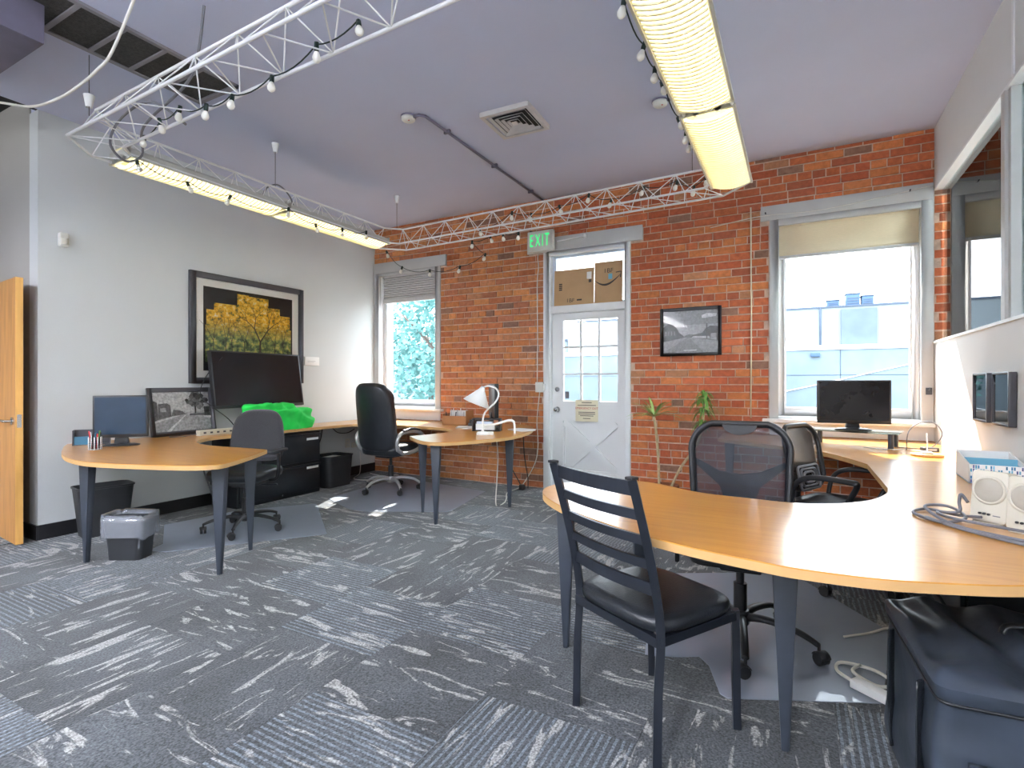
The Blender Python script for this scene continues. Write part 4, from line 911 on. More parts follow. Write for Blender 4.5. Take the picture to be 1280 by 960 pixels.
cable('power_cable', 'straighter black cord hanging from the lamp desk beside its far leg', [(2.42, -0.10, 0.705), (2.43, -0.1, 0.4), (2.48, -0.10, 0.12), (2.50, -0.14, 0.008)], 0.006, 'black_cord')
cable('network_cable', 'pale network cord looping on the carpet in the corner under the worktop', [(0.012, -0.30, 0.30), (0.02, -0.30, 0.12), (0.05, -0.35, 0.01), (0.25, -0.65, 0.006), (0.5, -0.60, 0.006), (0.45, -0.35, 0.006), (0.15, -0.25, 0.006)], 0.005, 'white_cord')
cable('data_cable', 'grey cord drooping from a wall plate under the curved desk peninsula', [(0.012, -2.62, 0.66), (0.06, -2.60, 0.62), (0.10, -2.52, 0.40), (0.18, -2.48, 0.15), (0.35, -2.52, 0.02), (0.5, -2.6, 0.007)], 0.007, 'grey_cord')
cable('data_cable', 'black cord drooping from the worktop against the plain wall by the file cabinet', [(0.05, -0.98, 0.705), (0.03, -0.99, 0.55), (0.03, -1.05, 0.44), (0.03, -1.15, 0.42), (0.03, -1.24, 0.42)], 0.006, 'black_cord')
cable('data_cable', 'short black cord looping under the worktop behind the leather chair', [(0.04, -0.85, 0.705), (0.03, -0.72, 0.60), (0.03, -0.55, 0.58), (0.03, -0.42, 0.62)], 0.006, 'black_cord')
cable('floor_cable', 'grey cord snaking on the carpet between clear mat and black fabric case', [(5.47, -2.62, 0.006), (5.58, -2.52, 0.006), (5.66, -2.45, 0.02), (5.72, -2.38, 0.006)], 0.006, 'white_cord')

# ================================================================ DESKS
TOP = 0.74; TH = 0.030
def leg_me():
    mb = MB()
    # folded tapering blade : two flanges
    mb.frustum((0, 0, 0), (0.022, 0.012), (0, 0, TOP - TH), (0.088, 0.026)); 
    mb.frustum((0.010, 0.012, 0.0), (0.010, 0.020), (0.034, 0.024, TOP - TH), (0.018, 0.046))
    return mb.mesh('leg', 0.002)
LEG = leg_me(); LEG.materials.append(MATS['leg_metal'])
def desk(name, label, outline, legs, mcol='desk_wood'):
    ox, oy = outline[0]; t = thing(name, label, 'desk', (ox, oy, 0))
    poly = [(x - ox, y - oy) for x, y in outline]
    # outline smoothing
    obj('worktop', MB().prism(poly, TOP - 0.004, TOP), mcol, t)
    obj('edge_band', MB().prism([(x, y) for x, y in poly], TOP - TH, TOP - 0.004), 'desk_edge', t)
    for x, y, rz in legs: link('leg', LEG, None, t, (x - ox, y - oy, 0), (0, 0, rz))
    return t
def smooth(pts, keep, n=5):
    # catmull-rom on runs between kept corner indices
    out = []; run = [pts[0]]
    N_ = len(pts)
    for i in range(1, N_ + 1):
        p = pts[i % N_]; run.append(p)
        if (i % N_) in keep or i == N_:
            out += [(v.x, v.y) for v in bez([(a, b, 0) for a, b in run], n if len(run) > 2 else 1)[:-1]]; run = [p]
    return out
A = [(0.004, -3.58), (.20, -3.68), (.42, -3.775), (.63, -3.86), (.95, -3.955), (1.25, -3.99), (1.5, -3.955), (1.84, -3.85), (2.02, -3.78), (2.12, -3.70), (2.13, -3.60), (1.97, -3.325), (1.77, -3.04), (1.5, -3.055), (1.27, -3.08), (1.02, -3.07), (.85, -3.02), (.71, -2.93), (.60, -2.82), (.53, -2.70), (.50, -2.5), (.50, -1.755), (0.004, -1.755)]
desk('peninsula_desk', 'curved light wood desk peninsula with the small monitor and leaning street photo', smooth(A, {0, 12, 21, 22}), [(0.95, -3.85, R(15)), (1.98, -3.55, R(30)), (1.70, -3.13, R(60))])
B_ = [(0.004, -1.75), (.50, -1.75), (.50, -1.1), (.59, -.92), (.80, -.84), (1.18, -.82), (1.45, -.82), (1.68, -.84), (1.90, -.92), (2.07, -1.06), (2.14, -1.21), (2.13, -1.45), (2.06, -1.74), (2.29, -1.93), (2.45, -2.03), (2.58, -2.045), (2.68, -1.99), (2.82, -1.72), (2.925, -1.34), (2.86, -.84), (2.70, -.40), (2.52, -.13), (2.40, -.016), (0.004, -.016)]
desk('corner_desk', 'curved light wood desk under the shaded window, with the white desk lamp on it', smooth(B_, {0, 1, 12, 22, 23}), [(2.48, -1.90, R(20)), (2.12, -1.62, R(50)), (2.74, -1.03, R(15))])
C_ = [(4.62, -.016), (4.64, -.60), (4.70, -.63), (4.95, -.80), (5.177, -.967), (5.43, -1.212), (5.56, -1.48), (5.65, -1.75), (5.65, -2.58), (5.625, -2.735), (5.56, -2.90), (5.48, -3.01), (5.37, -3.10), (5.24, -3.145), (5.06, -3.135), (4.91, -3.12), (4.80, -3.075), (4.70, -3.01), (4.59, -2.97), (4.46, -2.99), (4.35, -3.07), (4.24, -3.20), (4.21, -3.32), (4.235, -3.43), (4.31, -3.545), (4.45, -3.68), (4.60, -3.785), (4.81, -3.90), (4.98, -3.965), (5.16, -4.005), (5.28, -4.02), (5.46, -4.005), (5.63, -3.95), (5.77, -3.886), (6.0, -3.74), (6.284, -3.53), (6.284, -.016)]
d3 = desk('window_desk', 'big curved light wood desk wrapping from the brick wall along the partition', smooth(C_, {0, 1, 7, 8, 35, 36}), [(4.315, -3.35, R(15)), (4.60, -3.10, R(40)), (5.235, -3.64, R(5)), (4.70, -0.25, R(0))])
obj('support_panel', MB().box(6.255 - 4.62, 6.28 - 4.62, -3.4 + .016, -0.3 + .016, 0, 0.708), 'cabinet_black', d3)

# lateral file cabinet
t = thing('file_cabinet', 'black two-drawer lateral file cabinet under the worktop', 'cabinet', (0.006, -1.87, 0))
obj('body', MB().box(0.03, 0.435, -0.52, 0.50, 0.0, 0.69), 'cabinet_black', t, bevel=0.003)
for z0, z1 in ((0.045, 0.335), (0.365, 0.675)):
    d = obj('drawer', MB().box(0.435, 0.455, -0.50, 0.485, z0, z1), 'cabinet_black', t, bevel=0.004)
    obj('pull', MB().box(0.455, 0.472, -0.50, 0.485, z1 - 0.022, z1 - 0.004), 'black_metal', d, bevel=0.003)
    obj('label_card', MB().box(0.455, 0.458, 0.30, 0.46, z0 + 0.235 if z0 > .1 else z1 - 0.055, z0 + 0.26 if z0 > .1 else z1 - 0.03), 'paper', d)
obj('lock', MB().cyl(0.010, 0, 0.01, 10, T(0.455, -0.02, 0.045) @ Matrix.Rotation(R(90), 4, 'Y')), 'chrome', t)
# black pedestal under right desk
t = thing('desk_pedestal', 'black metal pedestal cabinet under the window desk behind the fabric case', 'cabinet', (6.03, -2.75, 0))
obj('body', MB().box(-0.22, 0.22, -0.45, 0.45, 0, 0.70), 'cabinet_black', t, bevel=0.004)
for z0, z1 in ((0.04, 0.34), (0.36, 0.68)):
    d = obj('drawer', MB().box(-0.24, -0.22, -0.44, 0.44, z0, z1), 'cabinet_black', t, bevel=0.004); obj('pull', MB().box(-0.252, -0.24, -0.12, 0.12, z1 - 0.05, z1 - 0.03), 'black_metal', d)

# ================================================================ CHAIRS
def caster_me():
    mb = MB(); Mx = Matrix.Rotation(R(90), 4, 'Y')
    for x in (-0.022, 0.006): mb.cyl(0.027, x, x + 0.016, 14, T(0, -0.012, 0.027) @ Mx)
    mb.shell(lambda u, v: (-0.024 + 0.048 * u, -0.012 + 0.030 * math.cos(R(20 + 150 * v)), 0.027 + 0.030 * math.sin(R(20 + 150 * v))), 2, 8, 0.003)
    mb.cyl(0.007, 0.05, 0.085, 8); return mb.mesh('caster')
CASTER = caster_me(); CASTER.materials.append(MATS['black_plastic'])
def star_base(t, m, r=0.30, hz=0.115, rot=0.3, arch=0.03, wide=0.024, colm='black_plastic', col_top=0.42):
    for k in range(5):
        a = rot + k * 2 * math.pi / 5; c, s = math.cos(a), math.sin(a)
        pts = bez([(0.02 * c, 0.02 * s, hz), (r * 0.35 * c, r * 0.35 * s, hz + arch * 0.4), (r * 0.75 * c, r * 0.75 * s, hz - 0.012 + arch * 0.2), (r * c, r * s, 0.078)], 5)
        n = len(pts); l = obj('base_arm', MB().tube(pts, [wide * (1 - 0.42 * i / (n - 1)) for i in range(n)], 8, sy=0.75), m, t)
        link('caster', CASTER, None, l, (r * c, r * s, 0), (0, 0, a + random.uniform(-1.2, 1.2)))
    obj('hub', MB().cyl(0.040, hz - 0.035, hz + 0.035, 16), m, t, bevel=0.006)
    mb = MB(); mb.cyl(0.030, hz + 0.03, hz + 0.16, 14); mb.cyl(0.018, hz + 0.15, col_top, 12); obj('gas_column', mb, colm, t)
def cushion(w_, d_, zc, th, crown=0.02, wf=None):
    # rounded seat pad, front = +y
    mb = MB(); n = 16; ring_ = []
    def prof(k, s):
        a = 2 * math.pi * k / 32; ca, sa = math.cos(a), math.sin(a); e = 0.45
        x = math.copysign(abs(ca) ** e, ca) * w_ / 2 * s; y = math.copysign(abs(sa) ** e, sa) * d_ / 2 * s; return x, y
    lv = [(0.90, -0.5), (0.97, -0.38), (1.0, 0.0), (0.985, 0.28), (0.94, 0.44), (0.80, 0.52), (0.4, 0.5 + crown), (0.02, 0.5 + crown)]
    vs = []
    for s, zz in lv:
        for k in range(32):
            x, y = prof(k, s); dz = -0.35 * th * max(0, (y / (d_ / 2)) - 0.65) if zz > 0 else 0
            vs.append((x, y, zc + zz * th + dz))
    fs = [(i * 32 + k, i * 32 + (k + 1) % 32, (i + 1) * 32 + (k + 1) % 32, (i + 1) * 32 + k) for i in range(len(lv) - 1) for k in range(32)]
    fs.append(tuple(range(31, -1, -1))); fs.append(tuple((len(lv) - 1) * 32 + k for k in range(32)))
    return mb.add(vs, fs, True)
def padded_back(w0, w1, z0, z1, y0, lean, th, curve=0.04, e=0.42, bulge=None):
    # upright pad ; front +y ; rounded outline in x,z
    mb = MB(); NS = 40; vs = []; lv = [(-0.5, 0.90), (-0.42, 0.97), (0.0, 1.0), (0.36, 0.965), (0.5, 0.86), (0.54, 0.5), (0.54, 0.03)]
    lv = [(-0.54, 0.03), (-0.54, 0.5)] + lv
    zc = (z0 + z1) / 2; hz = (z1 - z0) / 2
    for yy, s in lv:
        for k in range(NS):
            a = 2 * math.pi * k / NS; ca, sa = math.cos(a), math.sin(a)
            u = math.copysign(abs(ca) ** e, ca) * s; v = math.copysign(abs(sa) ** e, sa) * s
            wz = w0 + (w1 - w0) * (v + 1) / 2
            z = zc + v * hz; x = u * wz / 2
            y = y0 - lean * (z - z0) + yy * th + curve * (u * u)
            if bulge and yy > 0: y += bulge((v + 1) / 2)
            vs.append((x, y, z))
    fs = [(i * NS + k, i * NS + (k + 1) % NS, (i + 1) * NS + (k + 1) % NS, (i + 1) * NS + k) for i in range(len(lv) - 1) for k in range(NS)]
    fs.append(tuple(range(NS - 1, -1, -1))); fs.append(tuple((len(lv) - 1) * NS + k for k in range(NS)))
    # outline runs clockwise seen from +y, turn faces
    return mb.add(vs, [f[::-1] for f in fs], True)
def ang(dx, dy): return math.atan2(dy, dx) - math.pi / 2     # rotation that turns local +y to (dx,dy)

def task_chair():
    t = thing('task_chair', 'black fabric task chair with armrests at the curved peninsula desk', 'chair', (1.17, -2.80, 0.0045), ang(0.42, -0.9))
    star_base(t, 'black_plastic', 0.31, 0.11, 0.55)
    obj('seat', cushion(0.50, 0.48, 0.475, 0.085), 'black_leather', t)
    obj('seat_pan', MB().prism(rrect(-0.21, 0.21, -0.19, 0.20, 0.06), 0.405, 0.432), 'black_plastic', t, bevel=0.006)
    obj('tilt_mechanism', MB().box(-0.08, 0.08, -0.13, 0.10, 0.37, 0.41), 'black_plastic', t, bevel=0.01)
    obj('height_lever', MB().tube([(-0.08, 0.02, 0.39), (-0.2, 0.03, 0.385), (-0.29, 0.03, 0.39)], 0.006, 6), 'black_metal', t)
    obj('backrest', padded_back(0.52, 0.42, 0.545, 1.0, -0.21, 0.10, 0.06, 0.05, e=0.58), 'black_fabric', t)
    obj('back_bar', MB().tube(bez([(0, -0.10, 0.40), (0, -0.24, 0.40), (0, -0.285, 0.50), (0, -0.275, 0.72)], 6), 0.022, 8, sy=0.4), 'black_plastic', t)
    for s in (-1, 1):
        arm = obj('arm_post', MB().tube(bez([(s * 0.15, 0.0, 0.42), (s * 0.26, 0.0, 0.43), (s * 0.285, 0.0, 0.50), (s * 0.285, 0.0, 0.655)], 5), 0.016, 8), 'black_plastic', t)
        obj('arm_pad', MB().prism(rrect(s * 0.285 - 0.036, s * 0.285 + 0.036, -0.12, 0.14, 0.03), 0.655, 0.680), 'black_plastic', arm, bevel=0.008)
task_chair()
def executive_chair():
    t = thing('executive_chair', 'high-backed black leather executive chair with silver arms and base', 'chair', (1.16, -0.98, 0.0045), ang(0.02, 1.0))
    star_base(t, 'silver_paint', 0.33, 0.13, 0.75, 0.05, 0.028)
    obj('seat', cushion(0.54, 0.52, 0.485, 0.12), 'black_leather', t)
    obj('tilt_mechanism', MB().box(-0.10, 0.10, -0.15, 0.12, 0.39, 0.43), 'black_plastic', t, bevel=0.01)
    bul = lambda v: 0.028 * math.sin(v * math.pi * 3) ** 2 + (0.03 if v > 0.72 else 0)
    obj('backrest', padded_back(0.56, 0.47, 0.47, 1.225, -0.235, 0.16, 0.085, 0.055, e=0.42, bulge=bul), 'black_leather', t)
    obj('head_cushion', padded_back(0.44, 0.40, 0.99, 1.235, -0.245, 0.16, 0.085, 0.03, e=0.5), 'black_leather', t, loc=(0, -0.045, 0))
    for s in (-1, 1):
        pts = bez([(s * 0.285, -0.20, 0.50), (s * 0.305, -0.23, 0.60), (s * 0.31, -0.17, 0.68), (s * 0.31, 0.0, 0.695), (s * 0.31, 0.14, 0.67), (s * 0.31, 0.21, 0.60), (s * 0.305, 0.15, 0.50), (s * 0.29, 0.0, 0.455), (s * 0.285, -0.12, 0.455)], 6)
        arm = obj('arm_loop', MB().tube(pts, 0.022, 8, True), 'silver_paint', t)
        obj('arm_pad', MB().tube(bez([(s * 0.31, -0.15, 0.705), (s * 0.31, 0.0, 0.722), (s * 0.31, 0.13, 0.70)], 6), 0.024, 8, sy=0.6), 'black_leather', arm)
executive_chair()
def mesh_back_frame(w0, w1, z0, z1, y0, lean, curve, r, ct=0.10, cb=0.06):
    pts = []
    o = rrect(-1, 1, 0, 1, 0.3, 6)
    out = []
    for u, v in rrect(-0.5, 0.5, 0, 1, 0.22, 7):
        wz = w0 + (w1 - w0) * v; crown = 0.05 * (1 - (2 * u) ** 2) if v > 0.7 else 0
        z = z0 + (z1 - z0) * v + crown; x = u * wz
        out.append((x, y0 - lean * (z - z0) + curve * (2 * u) ** 2, z))
    return out
def mesh_panel(w0, w1, z0, z1, y0, lean, curve):
    def fn(u, v):
        wz = (w0 + (w1 - w0) * v) * (0.94 if 0.06 < v < 0.94 else 0.84); q = u - 0.5
        z = z0 + (z1 - z0) * v + (0.05 * (1 - (2 * q) ** 2) * max(0, (v - 0.7) / 0.3)); return (q * wz, y0 - lean * (z - z0) + curve * (2 * q) ** 2, z)
    return MB().shell(fn, 12, 12, 0.002)
def mesh_chair():
    t = thing('mesh_office_chair', 'black mesh office chair with Y-shaped lumbar support behind the curved desk', 'chair', (5.03, -2.90, 0.0045), ang(0.10, -1.0))
    star_base(t, 'black_plastic', 0.33, 0.12, 1.62, 0.03, 0.026)
    obj('seat', cushion(0.52, 0.50, 0.475, 0.09), 'black_leather', t)
    obj('seat_pan', MB().prism(rrect(-0.22, 0.22, -0.2, 0.2, 0.08), 0.40, 0.432), 'black_plastic', t, bevel=0.008)
    obj('tilt_mechanism', MB().box(-0.09, 0.09, -0.14, 0.11, 0.36, 0.405), 'black_plastic', t, bevel=0.01)
    a = (0.44, 0.485, 0.53, 0.985, -0.235, 0.12, 0.035)
    obj('back_frame', MB().tube(mesh_back_frame(*a, 0.02), 0.019, 8, True, sy=0.8), 'black_plastic', t)
    obj('mesh_panel', mesh_panel(*a), 'mesh_fabric', t)
    # Y-shaped lumbar support behind the mesh and top tab
    yb = -0.275
    mb = MB(); pl = [(-0.085, 0.50), (0.085, 0.50), (0.075, 0.62), (0.10, 0.69), (0.22, 0.80), (0.215, 0.825), (0.10, 0.765), (0.0, 0.75), (-0.10, 0.765), (-0.215, 0.825), (-0.22, 0.80), (-0.10, 0.69), (-0.075, 0.62)]
    mb.prism(pl, 0, 0.018, Matrix(((1, 0, 0, 0), (0, 0.10, -1, yb - 0.05), (0, 1, 0, 0), (0, 0, 0, 1)))); 
    for i, v in enumerate(mb.v): mb.v[i] = (v[0], -0.27 - 0.12 * (v[2] - 0.53) - (0.018 if i >= 13 else 0) + 0.03 * (v[0] / 0.24) ** 2, v[2])
    obj('lumbar_support', mb, 'black_plastic', t)
    mb = MB(); pl = [(0.085 * math.cos(R(180 + 180 * k / 12)), 1.018 + 0.055 * math.sin(R(180 + 180 * k / 12))) for k in range(13)]
    mb.add([(x, -0.235 - 0.12 * (z - 0.53) + 0.024, z) for x, z in pl] + [(x, -0.235 - 0.12 * (z - 0.53) - 0.012, z) for x, z in pl], [tuple(range(13)), tuple(range(25, 12, -1))] + [(k, k + 13, (k + 1) % 13 + 13, (k + 1) % 13) for k in range(13)])
    obj('top_tab', mb, 'black_plastic', t)
    obj('back_stem', MB().tube(bez([(0, -0.10, 0.39), (0, -0.27, 0.39), (0, -0.31, 0.46), (0, -0.29, 0.60)], 6), 0.03, 8, sy=0.5), 'black_plastic', t)
    for s in (-1, 1):
        obj('adjust_knob', MB().tube([(s * 0.18, 0.05, 0.41), (s * 0.26, 0.05, 0.40)], 0.008, 6), 'black_plastic', t)
        obj('adjust_paddle', MB().cbox((s * 0.285, 0.05, 0.405), (0.022, 0.03, 0.095)), 'black_plastic', t, bevel=0.008)
mesh_chair()
def mesh_chair_two():
    t = thing('mesh_arm_chair', 'black chair with pale mesh back and looped arms beside the window monitor', 'chair', (5.50, -1.80, 0.0045), ang(0.90, -0.44))
    star_base(t, 'black_plastic', 0.30, 0.11, 0.2)
    obj('seat', cushion(0.49, 0.47, 0.465, 0.08), 'black_leather', t)
    obj('tilt_mechanism', MB().box(-0.09, 0.09, -0.14, 0.11, 0.37, 0.425), 'black_plastic', t, bevel=0.01)
    a = (0.40, 0.44, 0.56, 0.92, -0.20, 0.20, 0.03)
    obj('back_frame', MB().tube(mesh_back_frame(*a, 0.02), 0.016, 8, True), 'black_plastic', t)
    obj('mesh_panel', mesh_panel(*a), 'mesh_light', t)
    for k, (hw, z0, z1) in enumerate(((0.13, 0.555, 0.70), (0.095, 0.575, 0.68), (0.06, 0.595, 0.66))):
        obj('lumbar_rib', MB().tube([(x, -0.165 - 0.2 * (z - 0.56), z) for x, z in rrect(-hw, hw, z0, z1, 0.025, 4)], 0.009, 6, True), 'lumbar_grey', t)
    obj('back_stem', MB().tube(bez([(0, -0.1, 0.40), (0, -0.23, 0.40), (0, -0.255, 0.48), (0, -0.245, 0.60)], 6), 0.03, 8, sy=0.5), 'black_plastic', t)
    for s in (-1, 1):
        obj('arm_loop', MB().tube(bez([(s * 0.23, -0.17, 0.44), (s * 0.255, -0.15, 0.60), (s * 0.26, -0.05, 0.668), (s * 0.265, 0.16, 0.672), (s * 0.262, 0.20, 0.655), (s * 0.25, 0.15, 0.55), (s * 0.22, 0.10, 0.44)], 6), 0.019, 8, sy=0.7), 'black_plastic', t)
mesh_chair_two()
def side_chair():
    t = thing('side_chair', 'black metal ladder-back side chair with padded black seat before the curved desk', 'chair', (4.80, -3.665, 0), ang(0.50, 0.866))
    W2, D2 = 0.205, 0.195; q = 0.014
    for s in (-1, 1):
        pts = bez([(s * W2, -D2 - 0.005, 0.0), (s * W2, -D2, 0.25), (s * W2, -D2 + 0.01, 0.45), (s * W2, -D2 - 0.035, 0.68), (s * W2, -D2 - 0.115, 0.945)], 5)
        obj('back_post', MB().tube(pts, 0.0195, 4), 'black_metal', t)
        obj('leg', MB().tube([(s * W2, D2 + 0.01, 0), (s * W2, D2, 0.43)], 0.0185, 4), 'black_metal', t)
        obj('side_rail', MB().box(s * W2 - 0.011, s * W2 + 0.011, -D2, D2, 0.395, 0.425), 'black_metal', t)
    obj('front_rail', MB().box(-W2, W2, D2 - 0.011, D2 + 0.011, 0.395, 0.425), 'black_metal', t); obj('rear_rail', MB().box(-W2, W2, -D2 - 0.011, -D2 + 0.011, 0.395, 0.425), 'black_metal', t)
    obj('seat', cushion(0.45, 0.43, 0.452, 0.055, 0.03), 'black_leather', t)
    for z0, hh in ((0.912, 0.046), (0.825, 0.032), (0.742, 0.030), (0.662, 0.030), (0.578, 0.040)):
        f = (z0 - 0.45) / 0.505; yb = -D2 + 0.01 - 0.12 * f ** 1.35
        obj('slat', MB().shell(lambda u, v: (-W2 + 2 * W2 * u, yb - 0.022 * math.sin(math.pi * u), z0 - hh / 2 + hh * v), 10, 1, 0.012, smooth=False), 'black_metal', t)
    for s in (-1, 1): obj('post_cap', MB().cbox((s * W2, -D2 - 0.116, 0.947), (0.031, 0.031, 0.010)), 'black_plastic', t, bevel=0.003)
side_chair()

# clear chair mats
def chair_mat(label, poly):
    ox, oy = poly[0]; t = obj('chair_mat', MB().prism([(x - ox, y - oy) for x, y in poly], 0.0, 0.003), 'chair_mat', loc=(ox, oy, 0.0005)); tag(t, label, 'chair mat')
chair_mat('clear plastic chair mat under the fabric task chair', [(0.42, -3.05), (0.98, -3.36), (1.06, -3.50), (1.20, -3.46), (1.86, -2.60), (1.87, -2.56), (0.95, -1.86), (0.90, -1.88), (0.50, -2.42)])
chair_mat('clear plastic chair mat under the leather executive chair', [(0.85, -1.62), (1.40, -1.86), (1.60, -1.86), (1.74, -1.78), (2.30, -1.50), (2.33, -1.46), (2.14, -0.50), (0.75, -0.30), (0.70, -0.36)])
chair_mat('clear plastic chair mat under the black mesh office chair', [(4.66, -3.24), (4.80, -3.19), (4.88, -3.14), (4.93, -3.20), (5.0, -3.40), (5.03, -3.42), (5.56, -3.17), (5.68, -2.46), (5.66, -2.42), (5.30, -1.86), (5.10, -1.82), (4.44, -2.20)])

# ================================================================ BINS
def wastebasket(name, label, loc, rz, w_, d_, h_, taper=0.8, m='black_bin', rim=True):
    t = thing(name, label, 'waste bin', loc, rz)
    lv = [(taper, 0.0), (taper + (1 - taper) * 0.5, h_ * 0.5), (1.0, h_ - 0.015), (1.04, h_ - 0.012), (1.04, h_), (0.97, h_), (0.965, h_ - 0.02), (taper - 0.03, 0.01)]
    P = rrect(-w_ / 2, w_ / 2, -d_ / 2, d_ / 2, min(w_, d_) * 0.22, 5); n = len(P); mb = MB()
    vs = [(x * s, y * s, z) for s, z in lv for x, y in P]
    fs = [(i * n + k, i * n + (k + 1) % n, (i + 1) * n + (k + 1) % n, (i + 1) * n + k) for i in range(len(lv) - 1) for k in range(n)]
    fs.append(tuple(range(n - 1, -1, -1))); fs.append(tuple((len(lv) - 1) * n + k for k in range(n)))
    mb.add(vs, fs, False); b = obj('bucket', mb, m, t)
    try: b.data.polygons.foreach_set('use_smooth', [len(p.vertices) == 4 for p in b.data.polygons]); b.data.set_sharp_from_angle(angle=R(35))
    except Exception: pass
    return t, P
wastebasket('wastebasket', 'tall empty black wastebasket against the plain wall under the peninsula desk', (0.22, -3.42, 0), R(80), 0.38, 0.26, 0.40)
t, P = wastebasket('wastebasket', 'small black wastebasket with a clear plastic liner beside the peninsula desk leg', (1.09, -3.635, 0), R(28), 0.29, 0.19, 0.285)
n = len(P); mb = MB(); rnd = random.Random(5); vs = []
lv = [(1.09, 0.155), (1.10, 0.20), (1.075, 0.27), (1.065, 0.315), (0.99, 0.30), (0.93, 0.22), (0.86, 0.10), (0.80, 0.03)]
for i, (s, z) in enumerate(lv):
    for x, y in P: k = 1 + rnd.uniform(-0.02, 0.025); vs.append((x * s * k, y * s * k, z + rnd.uniform(-0.012, 0.012) * (1 if i in (0, 3) else 0.5)))
mb.add(vs, [(i * n + k, i * n + (k + 1) % n, (i + 1) * n + (k + 1) % n, (i + 1) * n + k) for i in range(len(lv) - 1) for k in range(n)], True); obj('liner', mb, 'bin_liner', t)
t, P = wastebasket('recycling_bin', 'dark rectangular bin with papers on top beside the file cabinet', (0.30, -1.06, 0), R(90), 0.42, 0.34, 0.37, 0.88)
for k in range(3): obj('paper_sheet', MB().box(-0.16, 0.15, -0.12, 0.11, 0.330 + k * 0.004, 0.332 + k * 0.004), 'paper', t, rot=(0, 0, R(-6 + 7 * k)))

# ================================================================ LEFT DESK THINGS
def monitor(name, label, loc, rz, W, Hh, z0, th=0.045, bez_=0.016, stand='plain', tilt=0.0, scr='screen', body='black_plastic', chin=0.02):
    t = thing(name, label, 'monitor', loc, rz)
    Mt = T(0, 0, z0) @ Matrix.Rotation(tilt, 4, 'X')
    # front faces -y
    obj('panel_shell', MB().cbox((0, 0, Hh / 2), (W, th, Hh), Mt), body, t, bevel=0.006)
    obj('screen', MB().box(-W / 2 + bez_, W / 2 - bez_, -th / 2 - 0.0015, -th / 2 + 0.002, bez_ + chin, Hh - bez_, Mt), scr, t)
    if stand == 'plain':
        obj('neck', MB().frustum((0, 0.025, 0.012), (0.10, 0.05), (0, 0.02, z0 + 0.05), (0.07, 0.03)), body, t, bevel=0.006)
        obj('foot', MB().lathe([(0, 0.0), (0.125, 0.0), (0.128, 0.006), (0.10, 0.014), (0.03, 0.02), (0, 0.02)], 28, Matrix.Diagonal((1, 0.72, 1, 1))), body, t)
    return t
monitor('desk_monitor', 'small glossy dark monitor on the peninsula desk beside the pen holder', (0.50, -3.42, TOP), ang(-0.804, 0.595), 0.365, 0.335, 0.065, 0.035, 0.014, scr='screen_blue', chin=0.012)
# pen holder
t = thing('pen_holder', 'wire mesh pen holder full of coloured pens on the peninsula desk', 'pen holder', (0.63, -3.655, TOP))
mb = MB()
for k in range(9): mb.tube([(0.040 * math.cos(a), 0.040 * math.sin(a), 0.004 + k * 0.011) for a in [2 * math.pi * j / 18 for j in range(18)]], 0.0022, 5, True)
obj('wire_rings', mb, 'black_metal', t)
mb = MB()
for j in range(12): a = 2 * math.pi * j / 12; mb.tube([(0.040 * math.cos(a), 0.040 * math.sin(a), 0.0), (0.040 * math.cos(a), 0.040 * math.sin(a), 0.095)], 0.0025, 5)
mb.cyl(0.040, 0, 0.003, 18); obj('wire_uprights', mb, 'white_metal', t)
for k, c in enumerate(('red_plastic', 'black_plastic', 'leaf_green', 'blue_card', 'lamp_white', 'red_plastic', 'black_plastic')):
    a = k * 0.9; obj('pen', MB().tube([(0.018 * math.cos(a), 0.018 * math.sin(a), 0.006), (0.036 * math.cos(a), 0.036 * math.sin(a), 0.12 + 0.01 * (k % 3))], 0.005, 8), c, t)
t = thing('card_box', 'dark desk box with a blue card standing behind the pen holder', 'box', (0.22, -3.50, TOP), R(62)); mb = MB(); ring(mb, -0.12, 0.12, 0, 0.12, 0.006, 0.006, 0.006, 0, -0.05, 0.05); mb.box(-0.12, 0.12, 0.044, 0.05, 0, 0.12); obj('body', mb, 'frame_dark', t); obj('card', MB().box(-0.11, 0.02, -0.04, -0.037, 0.006, 0.07), 'blue_card', t)
t = framed('leaning_photo', 'dark framed black-and-white street photo leaning on the wall on the peninsula desk', 'picture', (0.115, -2.70, TOP + 0.004), R(90), 0.61, 0.455, 0.040, 0.022, 'frame_dark', R(-11))
street_photo(t, -0.265, 0.265, 0.04, 0.415, 1)
t = thing('power_strip', 'beige power strip box on the desk in front of the leaning photo', 'power strip', (0.30, -2.50, TOP), R(90)); obj('body', MB().box(-0.19, 0.17, -0.03, 0.03, 0, 0.052), 'speaker_beige', t, bevel=0.005)
for k in range(5): obj('socket', MB().box(-0.15 + k * 0.065, -0.125 + k * 0.065, -0.032, -0.029, 0.018, 0.034), 'frame_dark', t)
cable('desk_cable', 'thin dark cord on the peninsula desk leading to the power strip', [(0.30, -2.70, TOP + 0.02), (0.28, -2.80, TOP + 0.006), (0.24, -2.90, TOP + 0.006), (0.16, -2.86, TOP + 0.006)], 0.004, 'grey_cord')
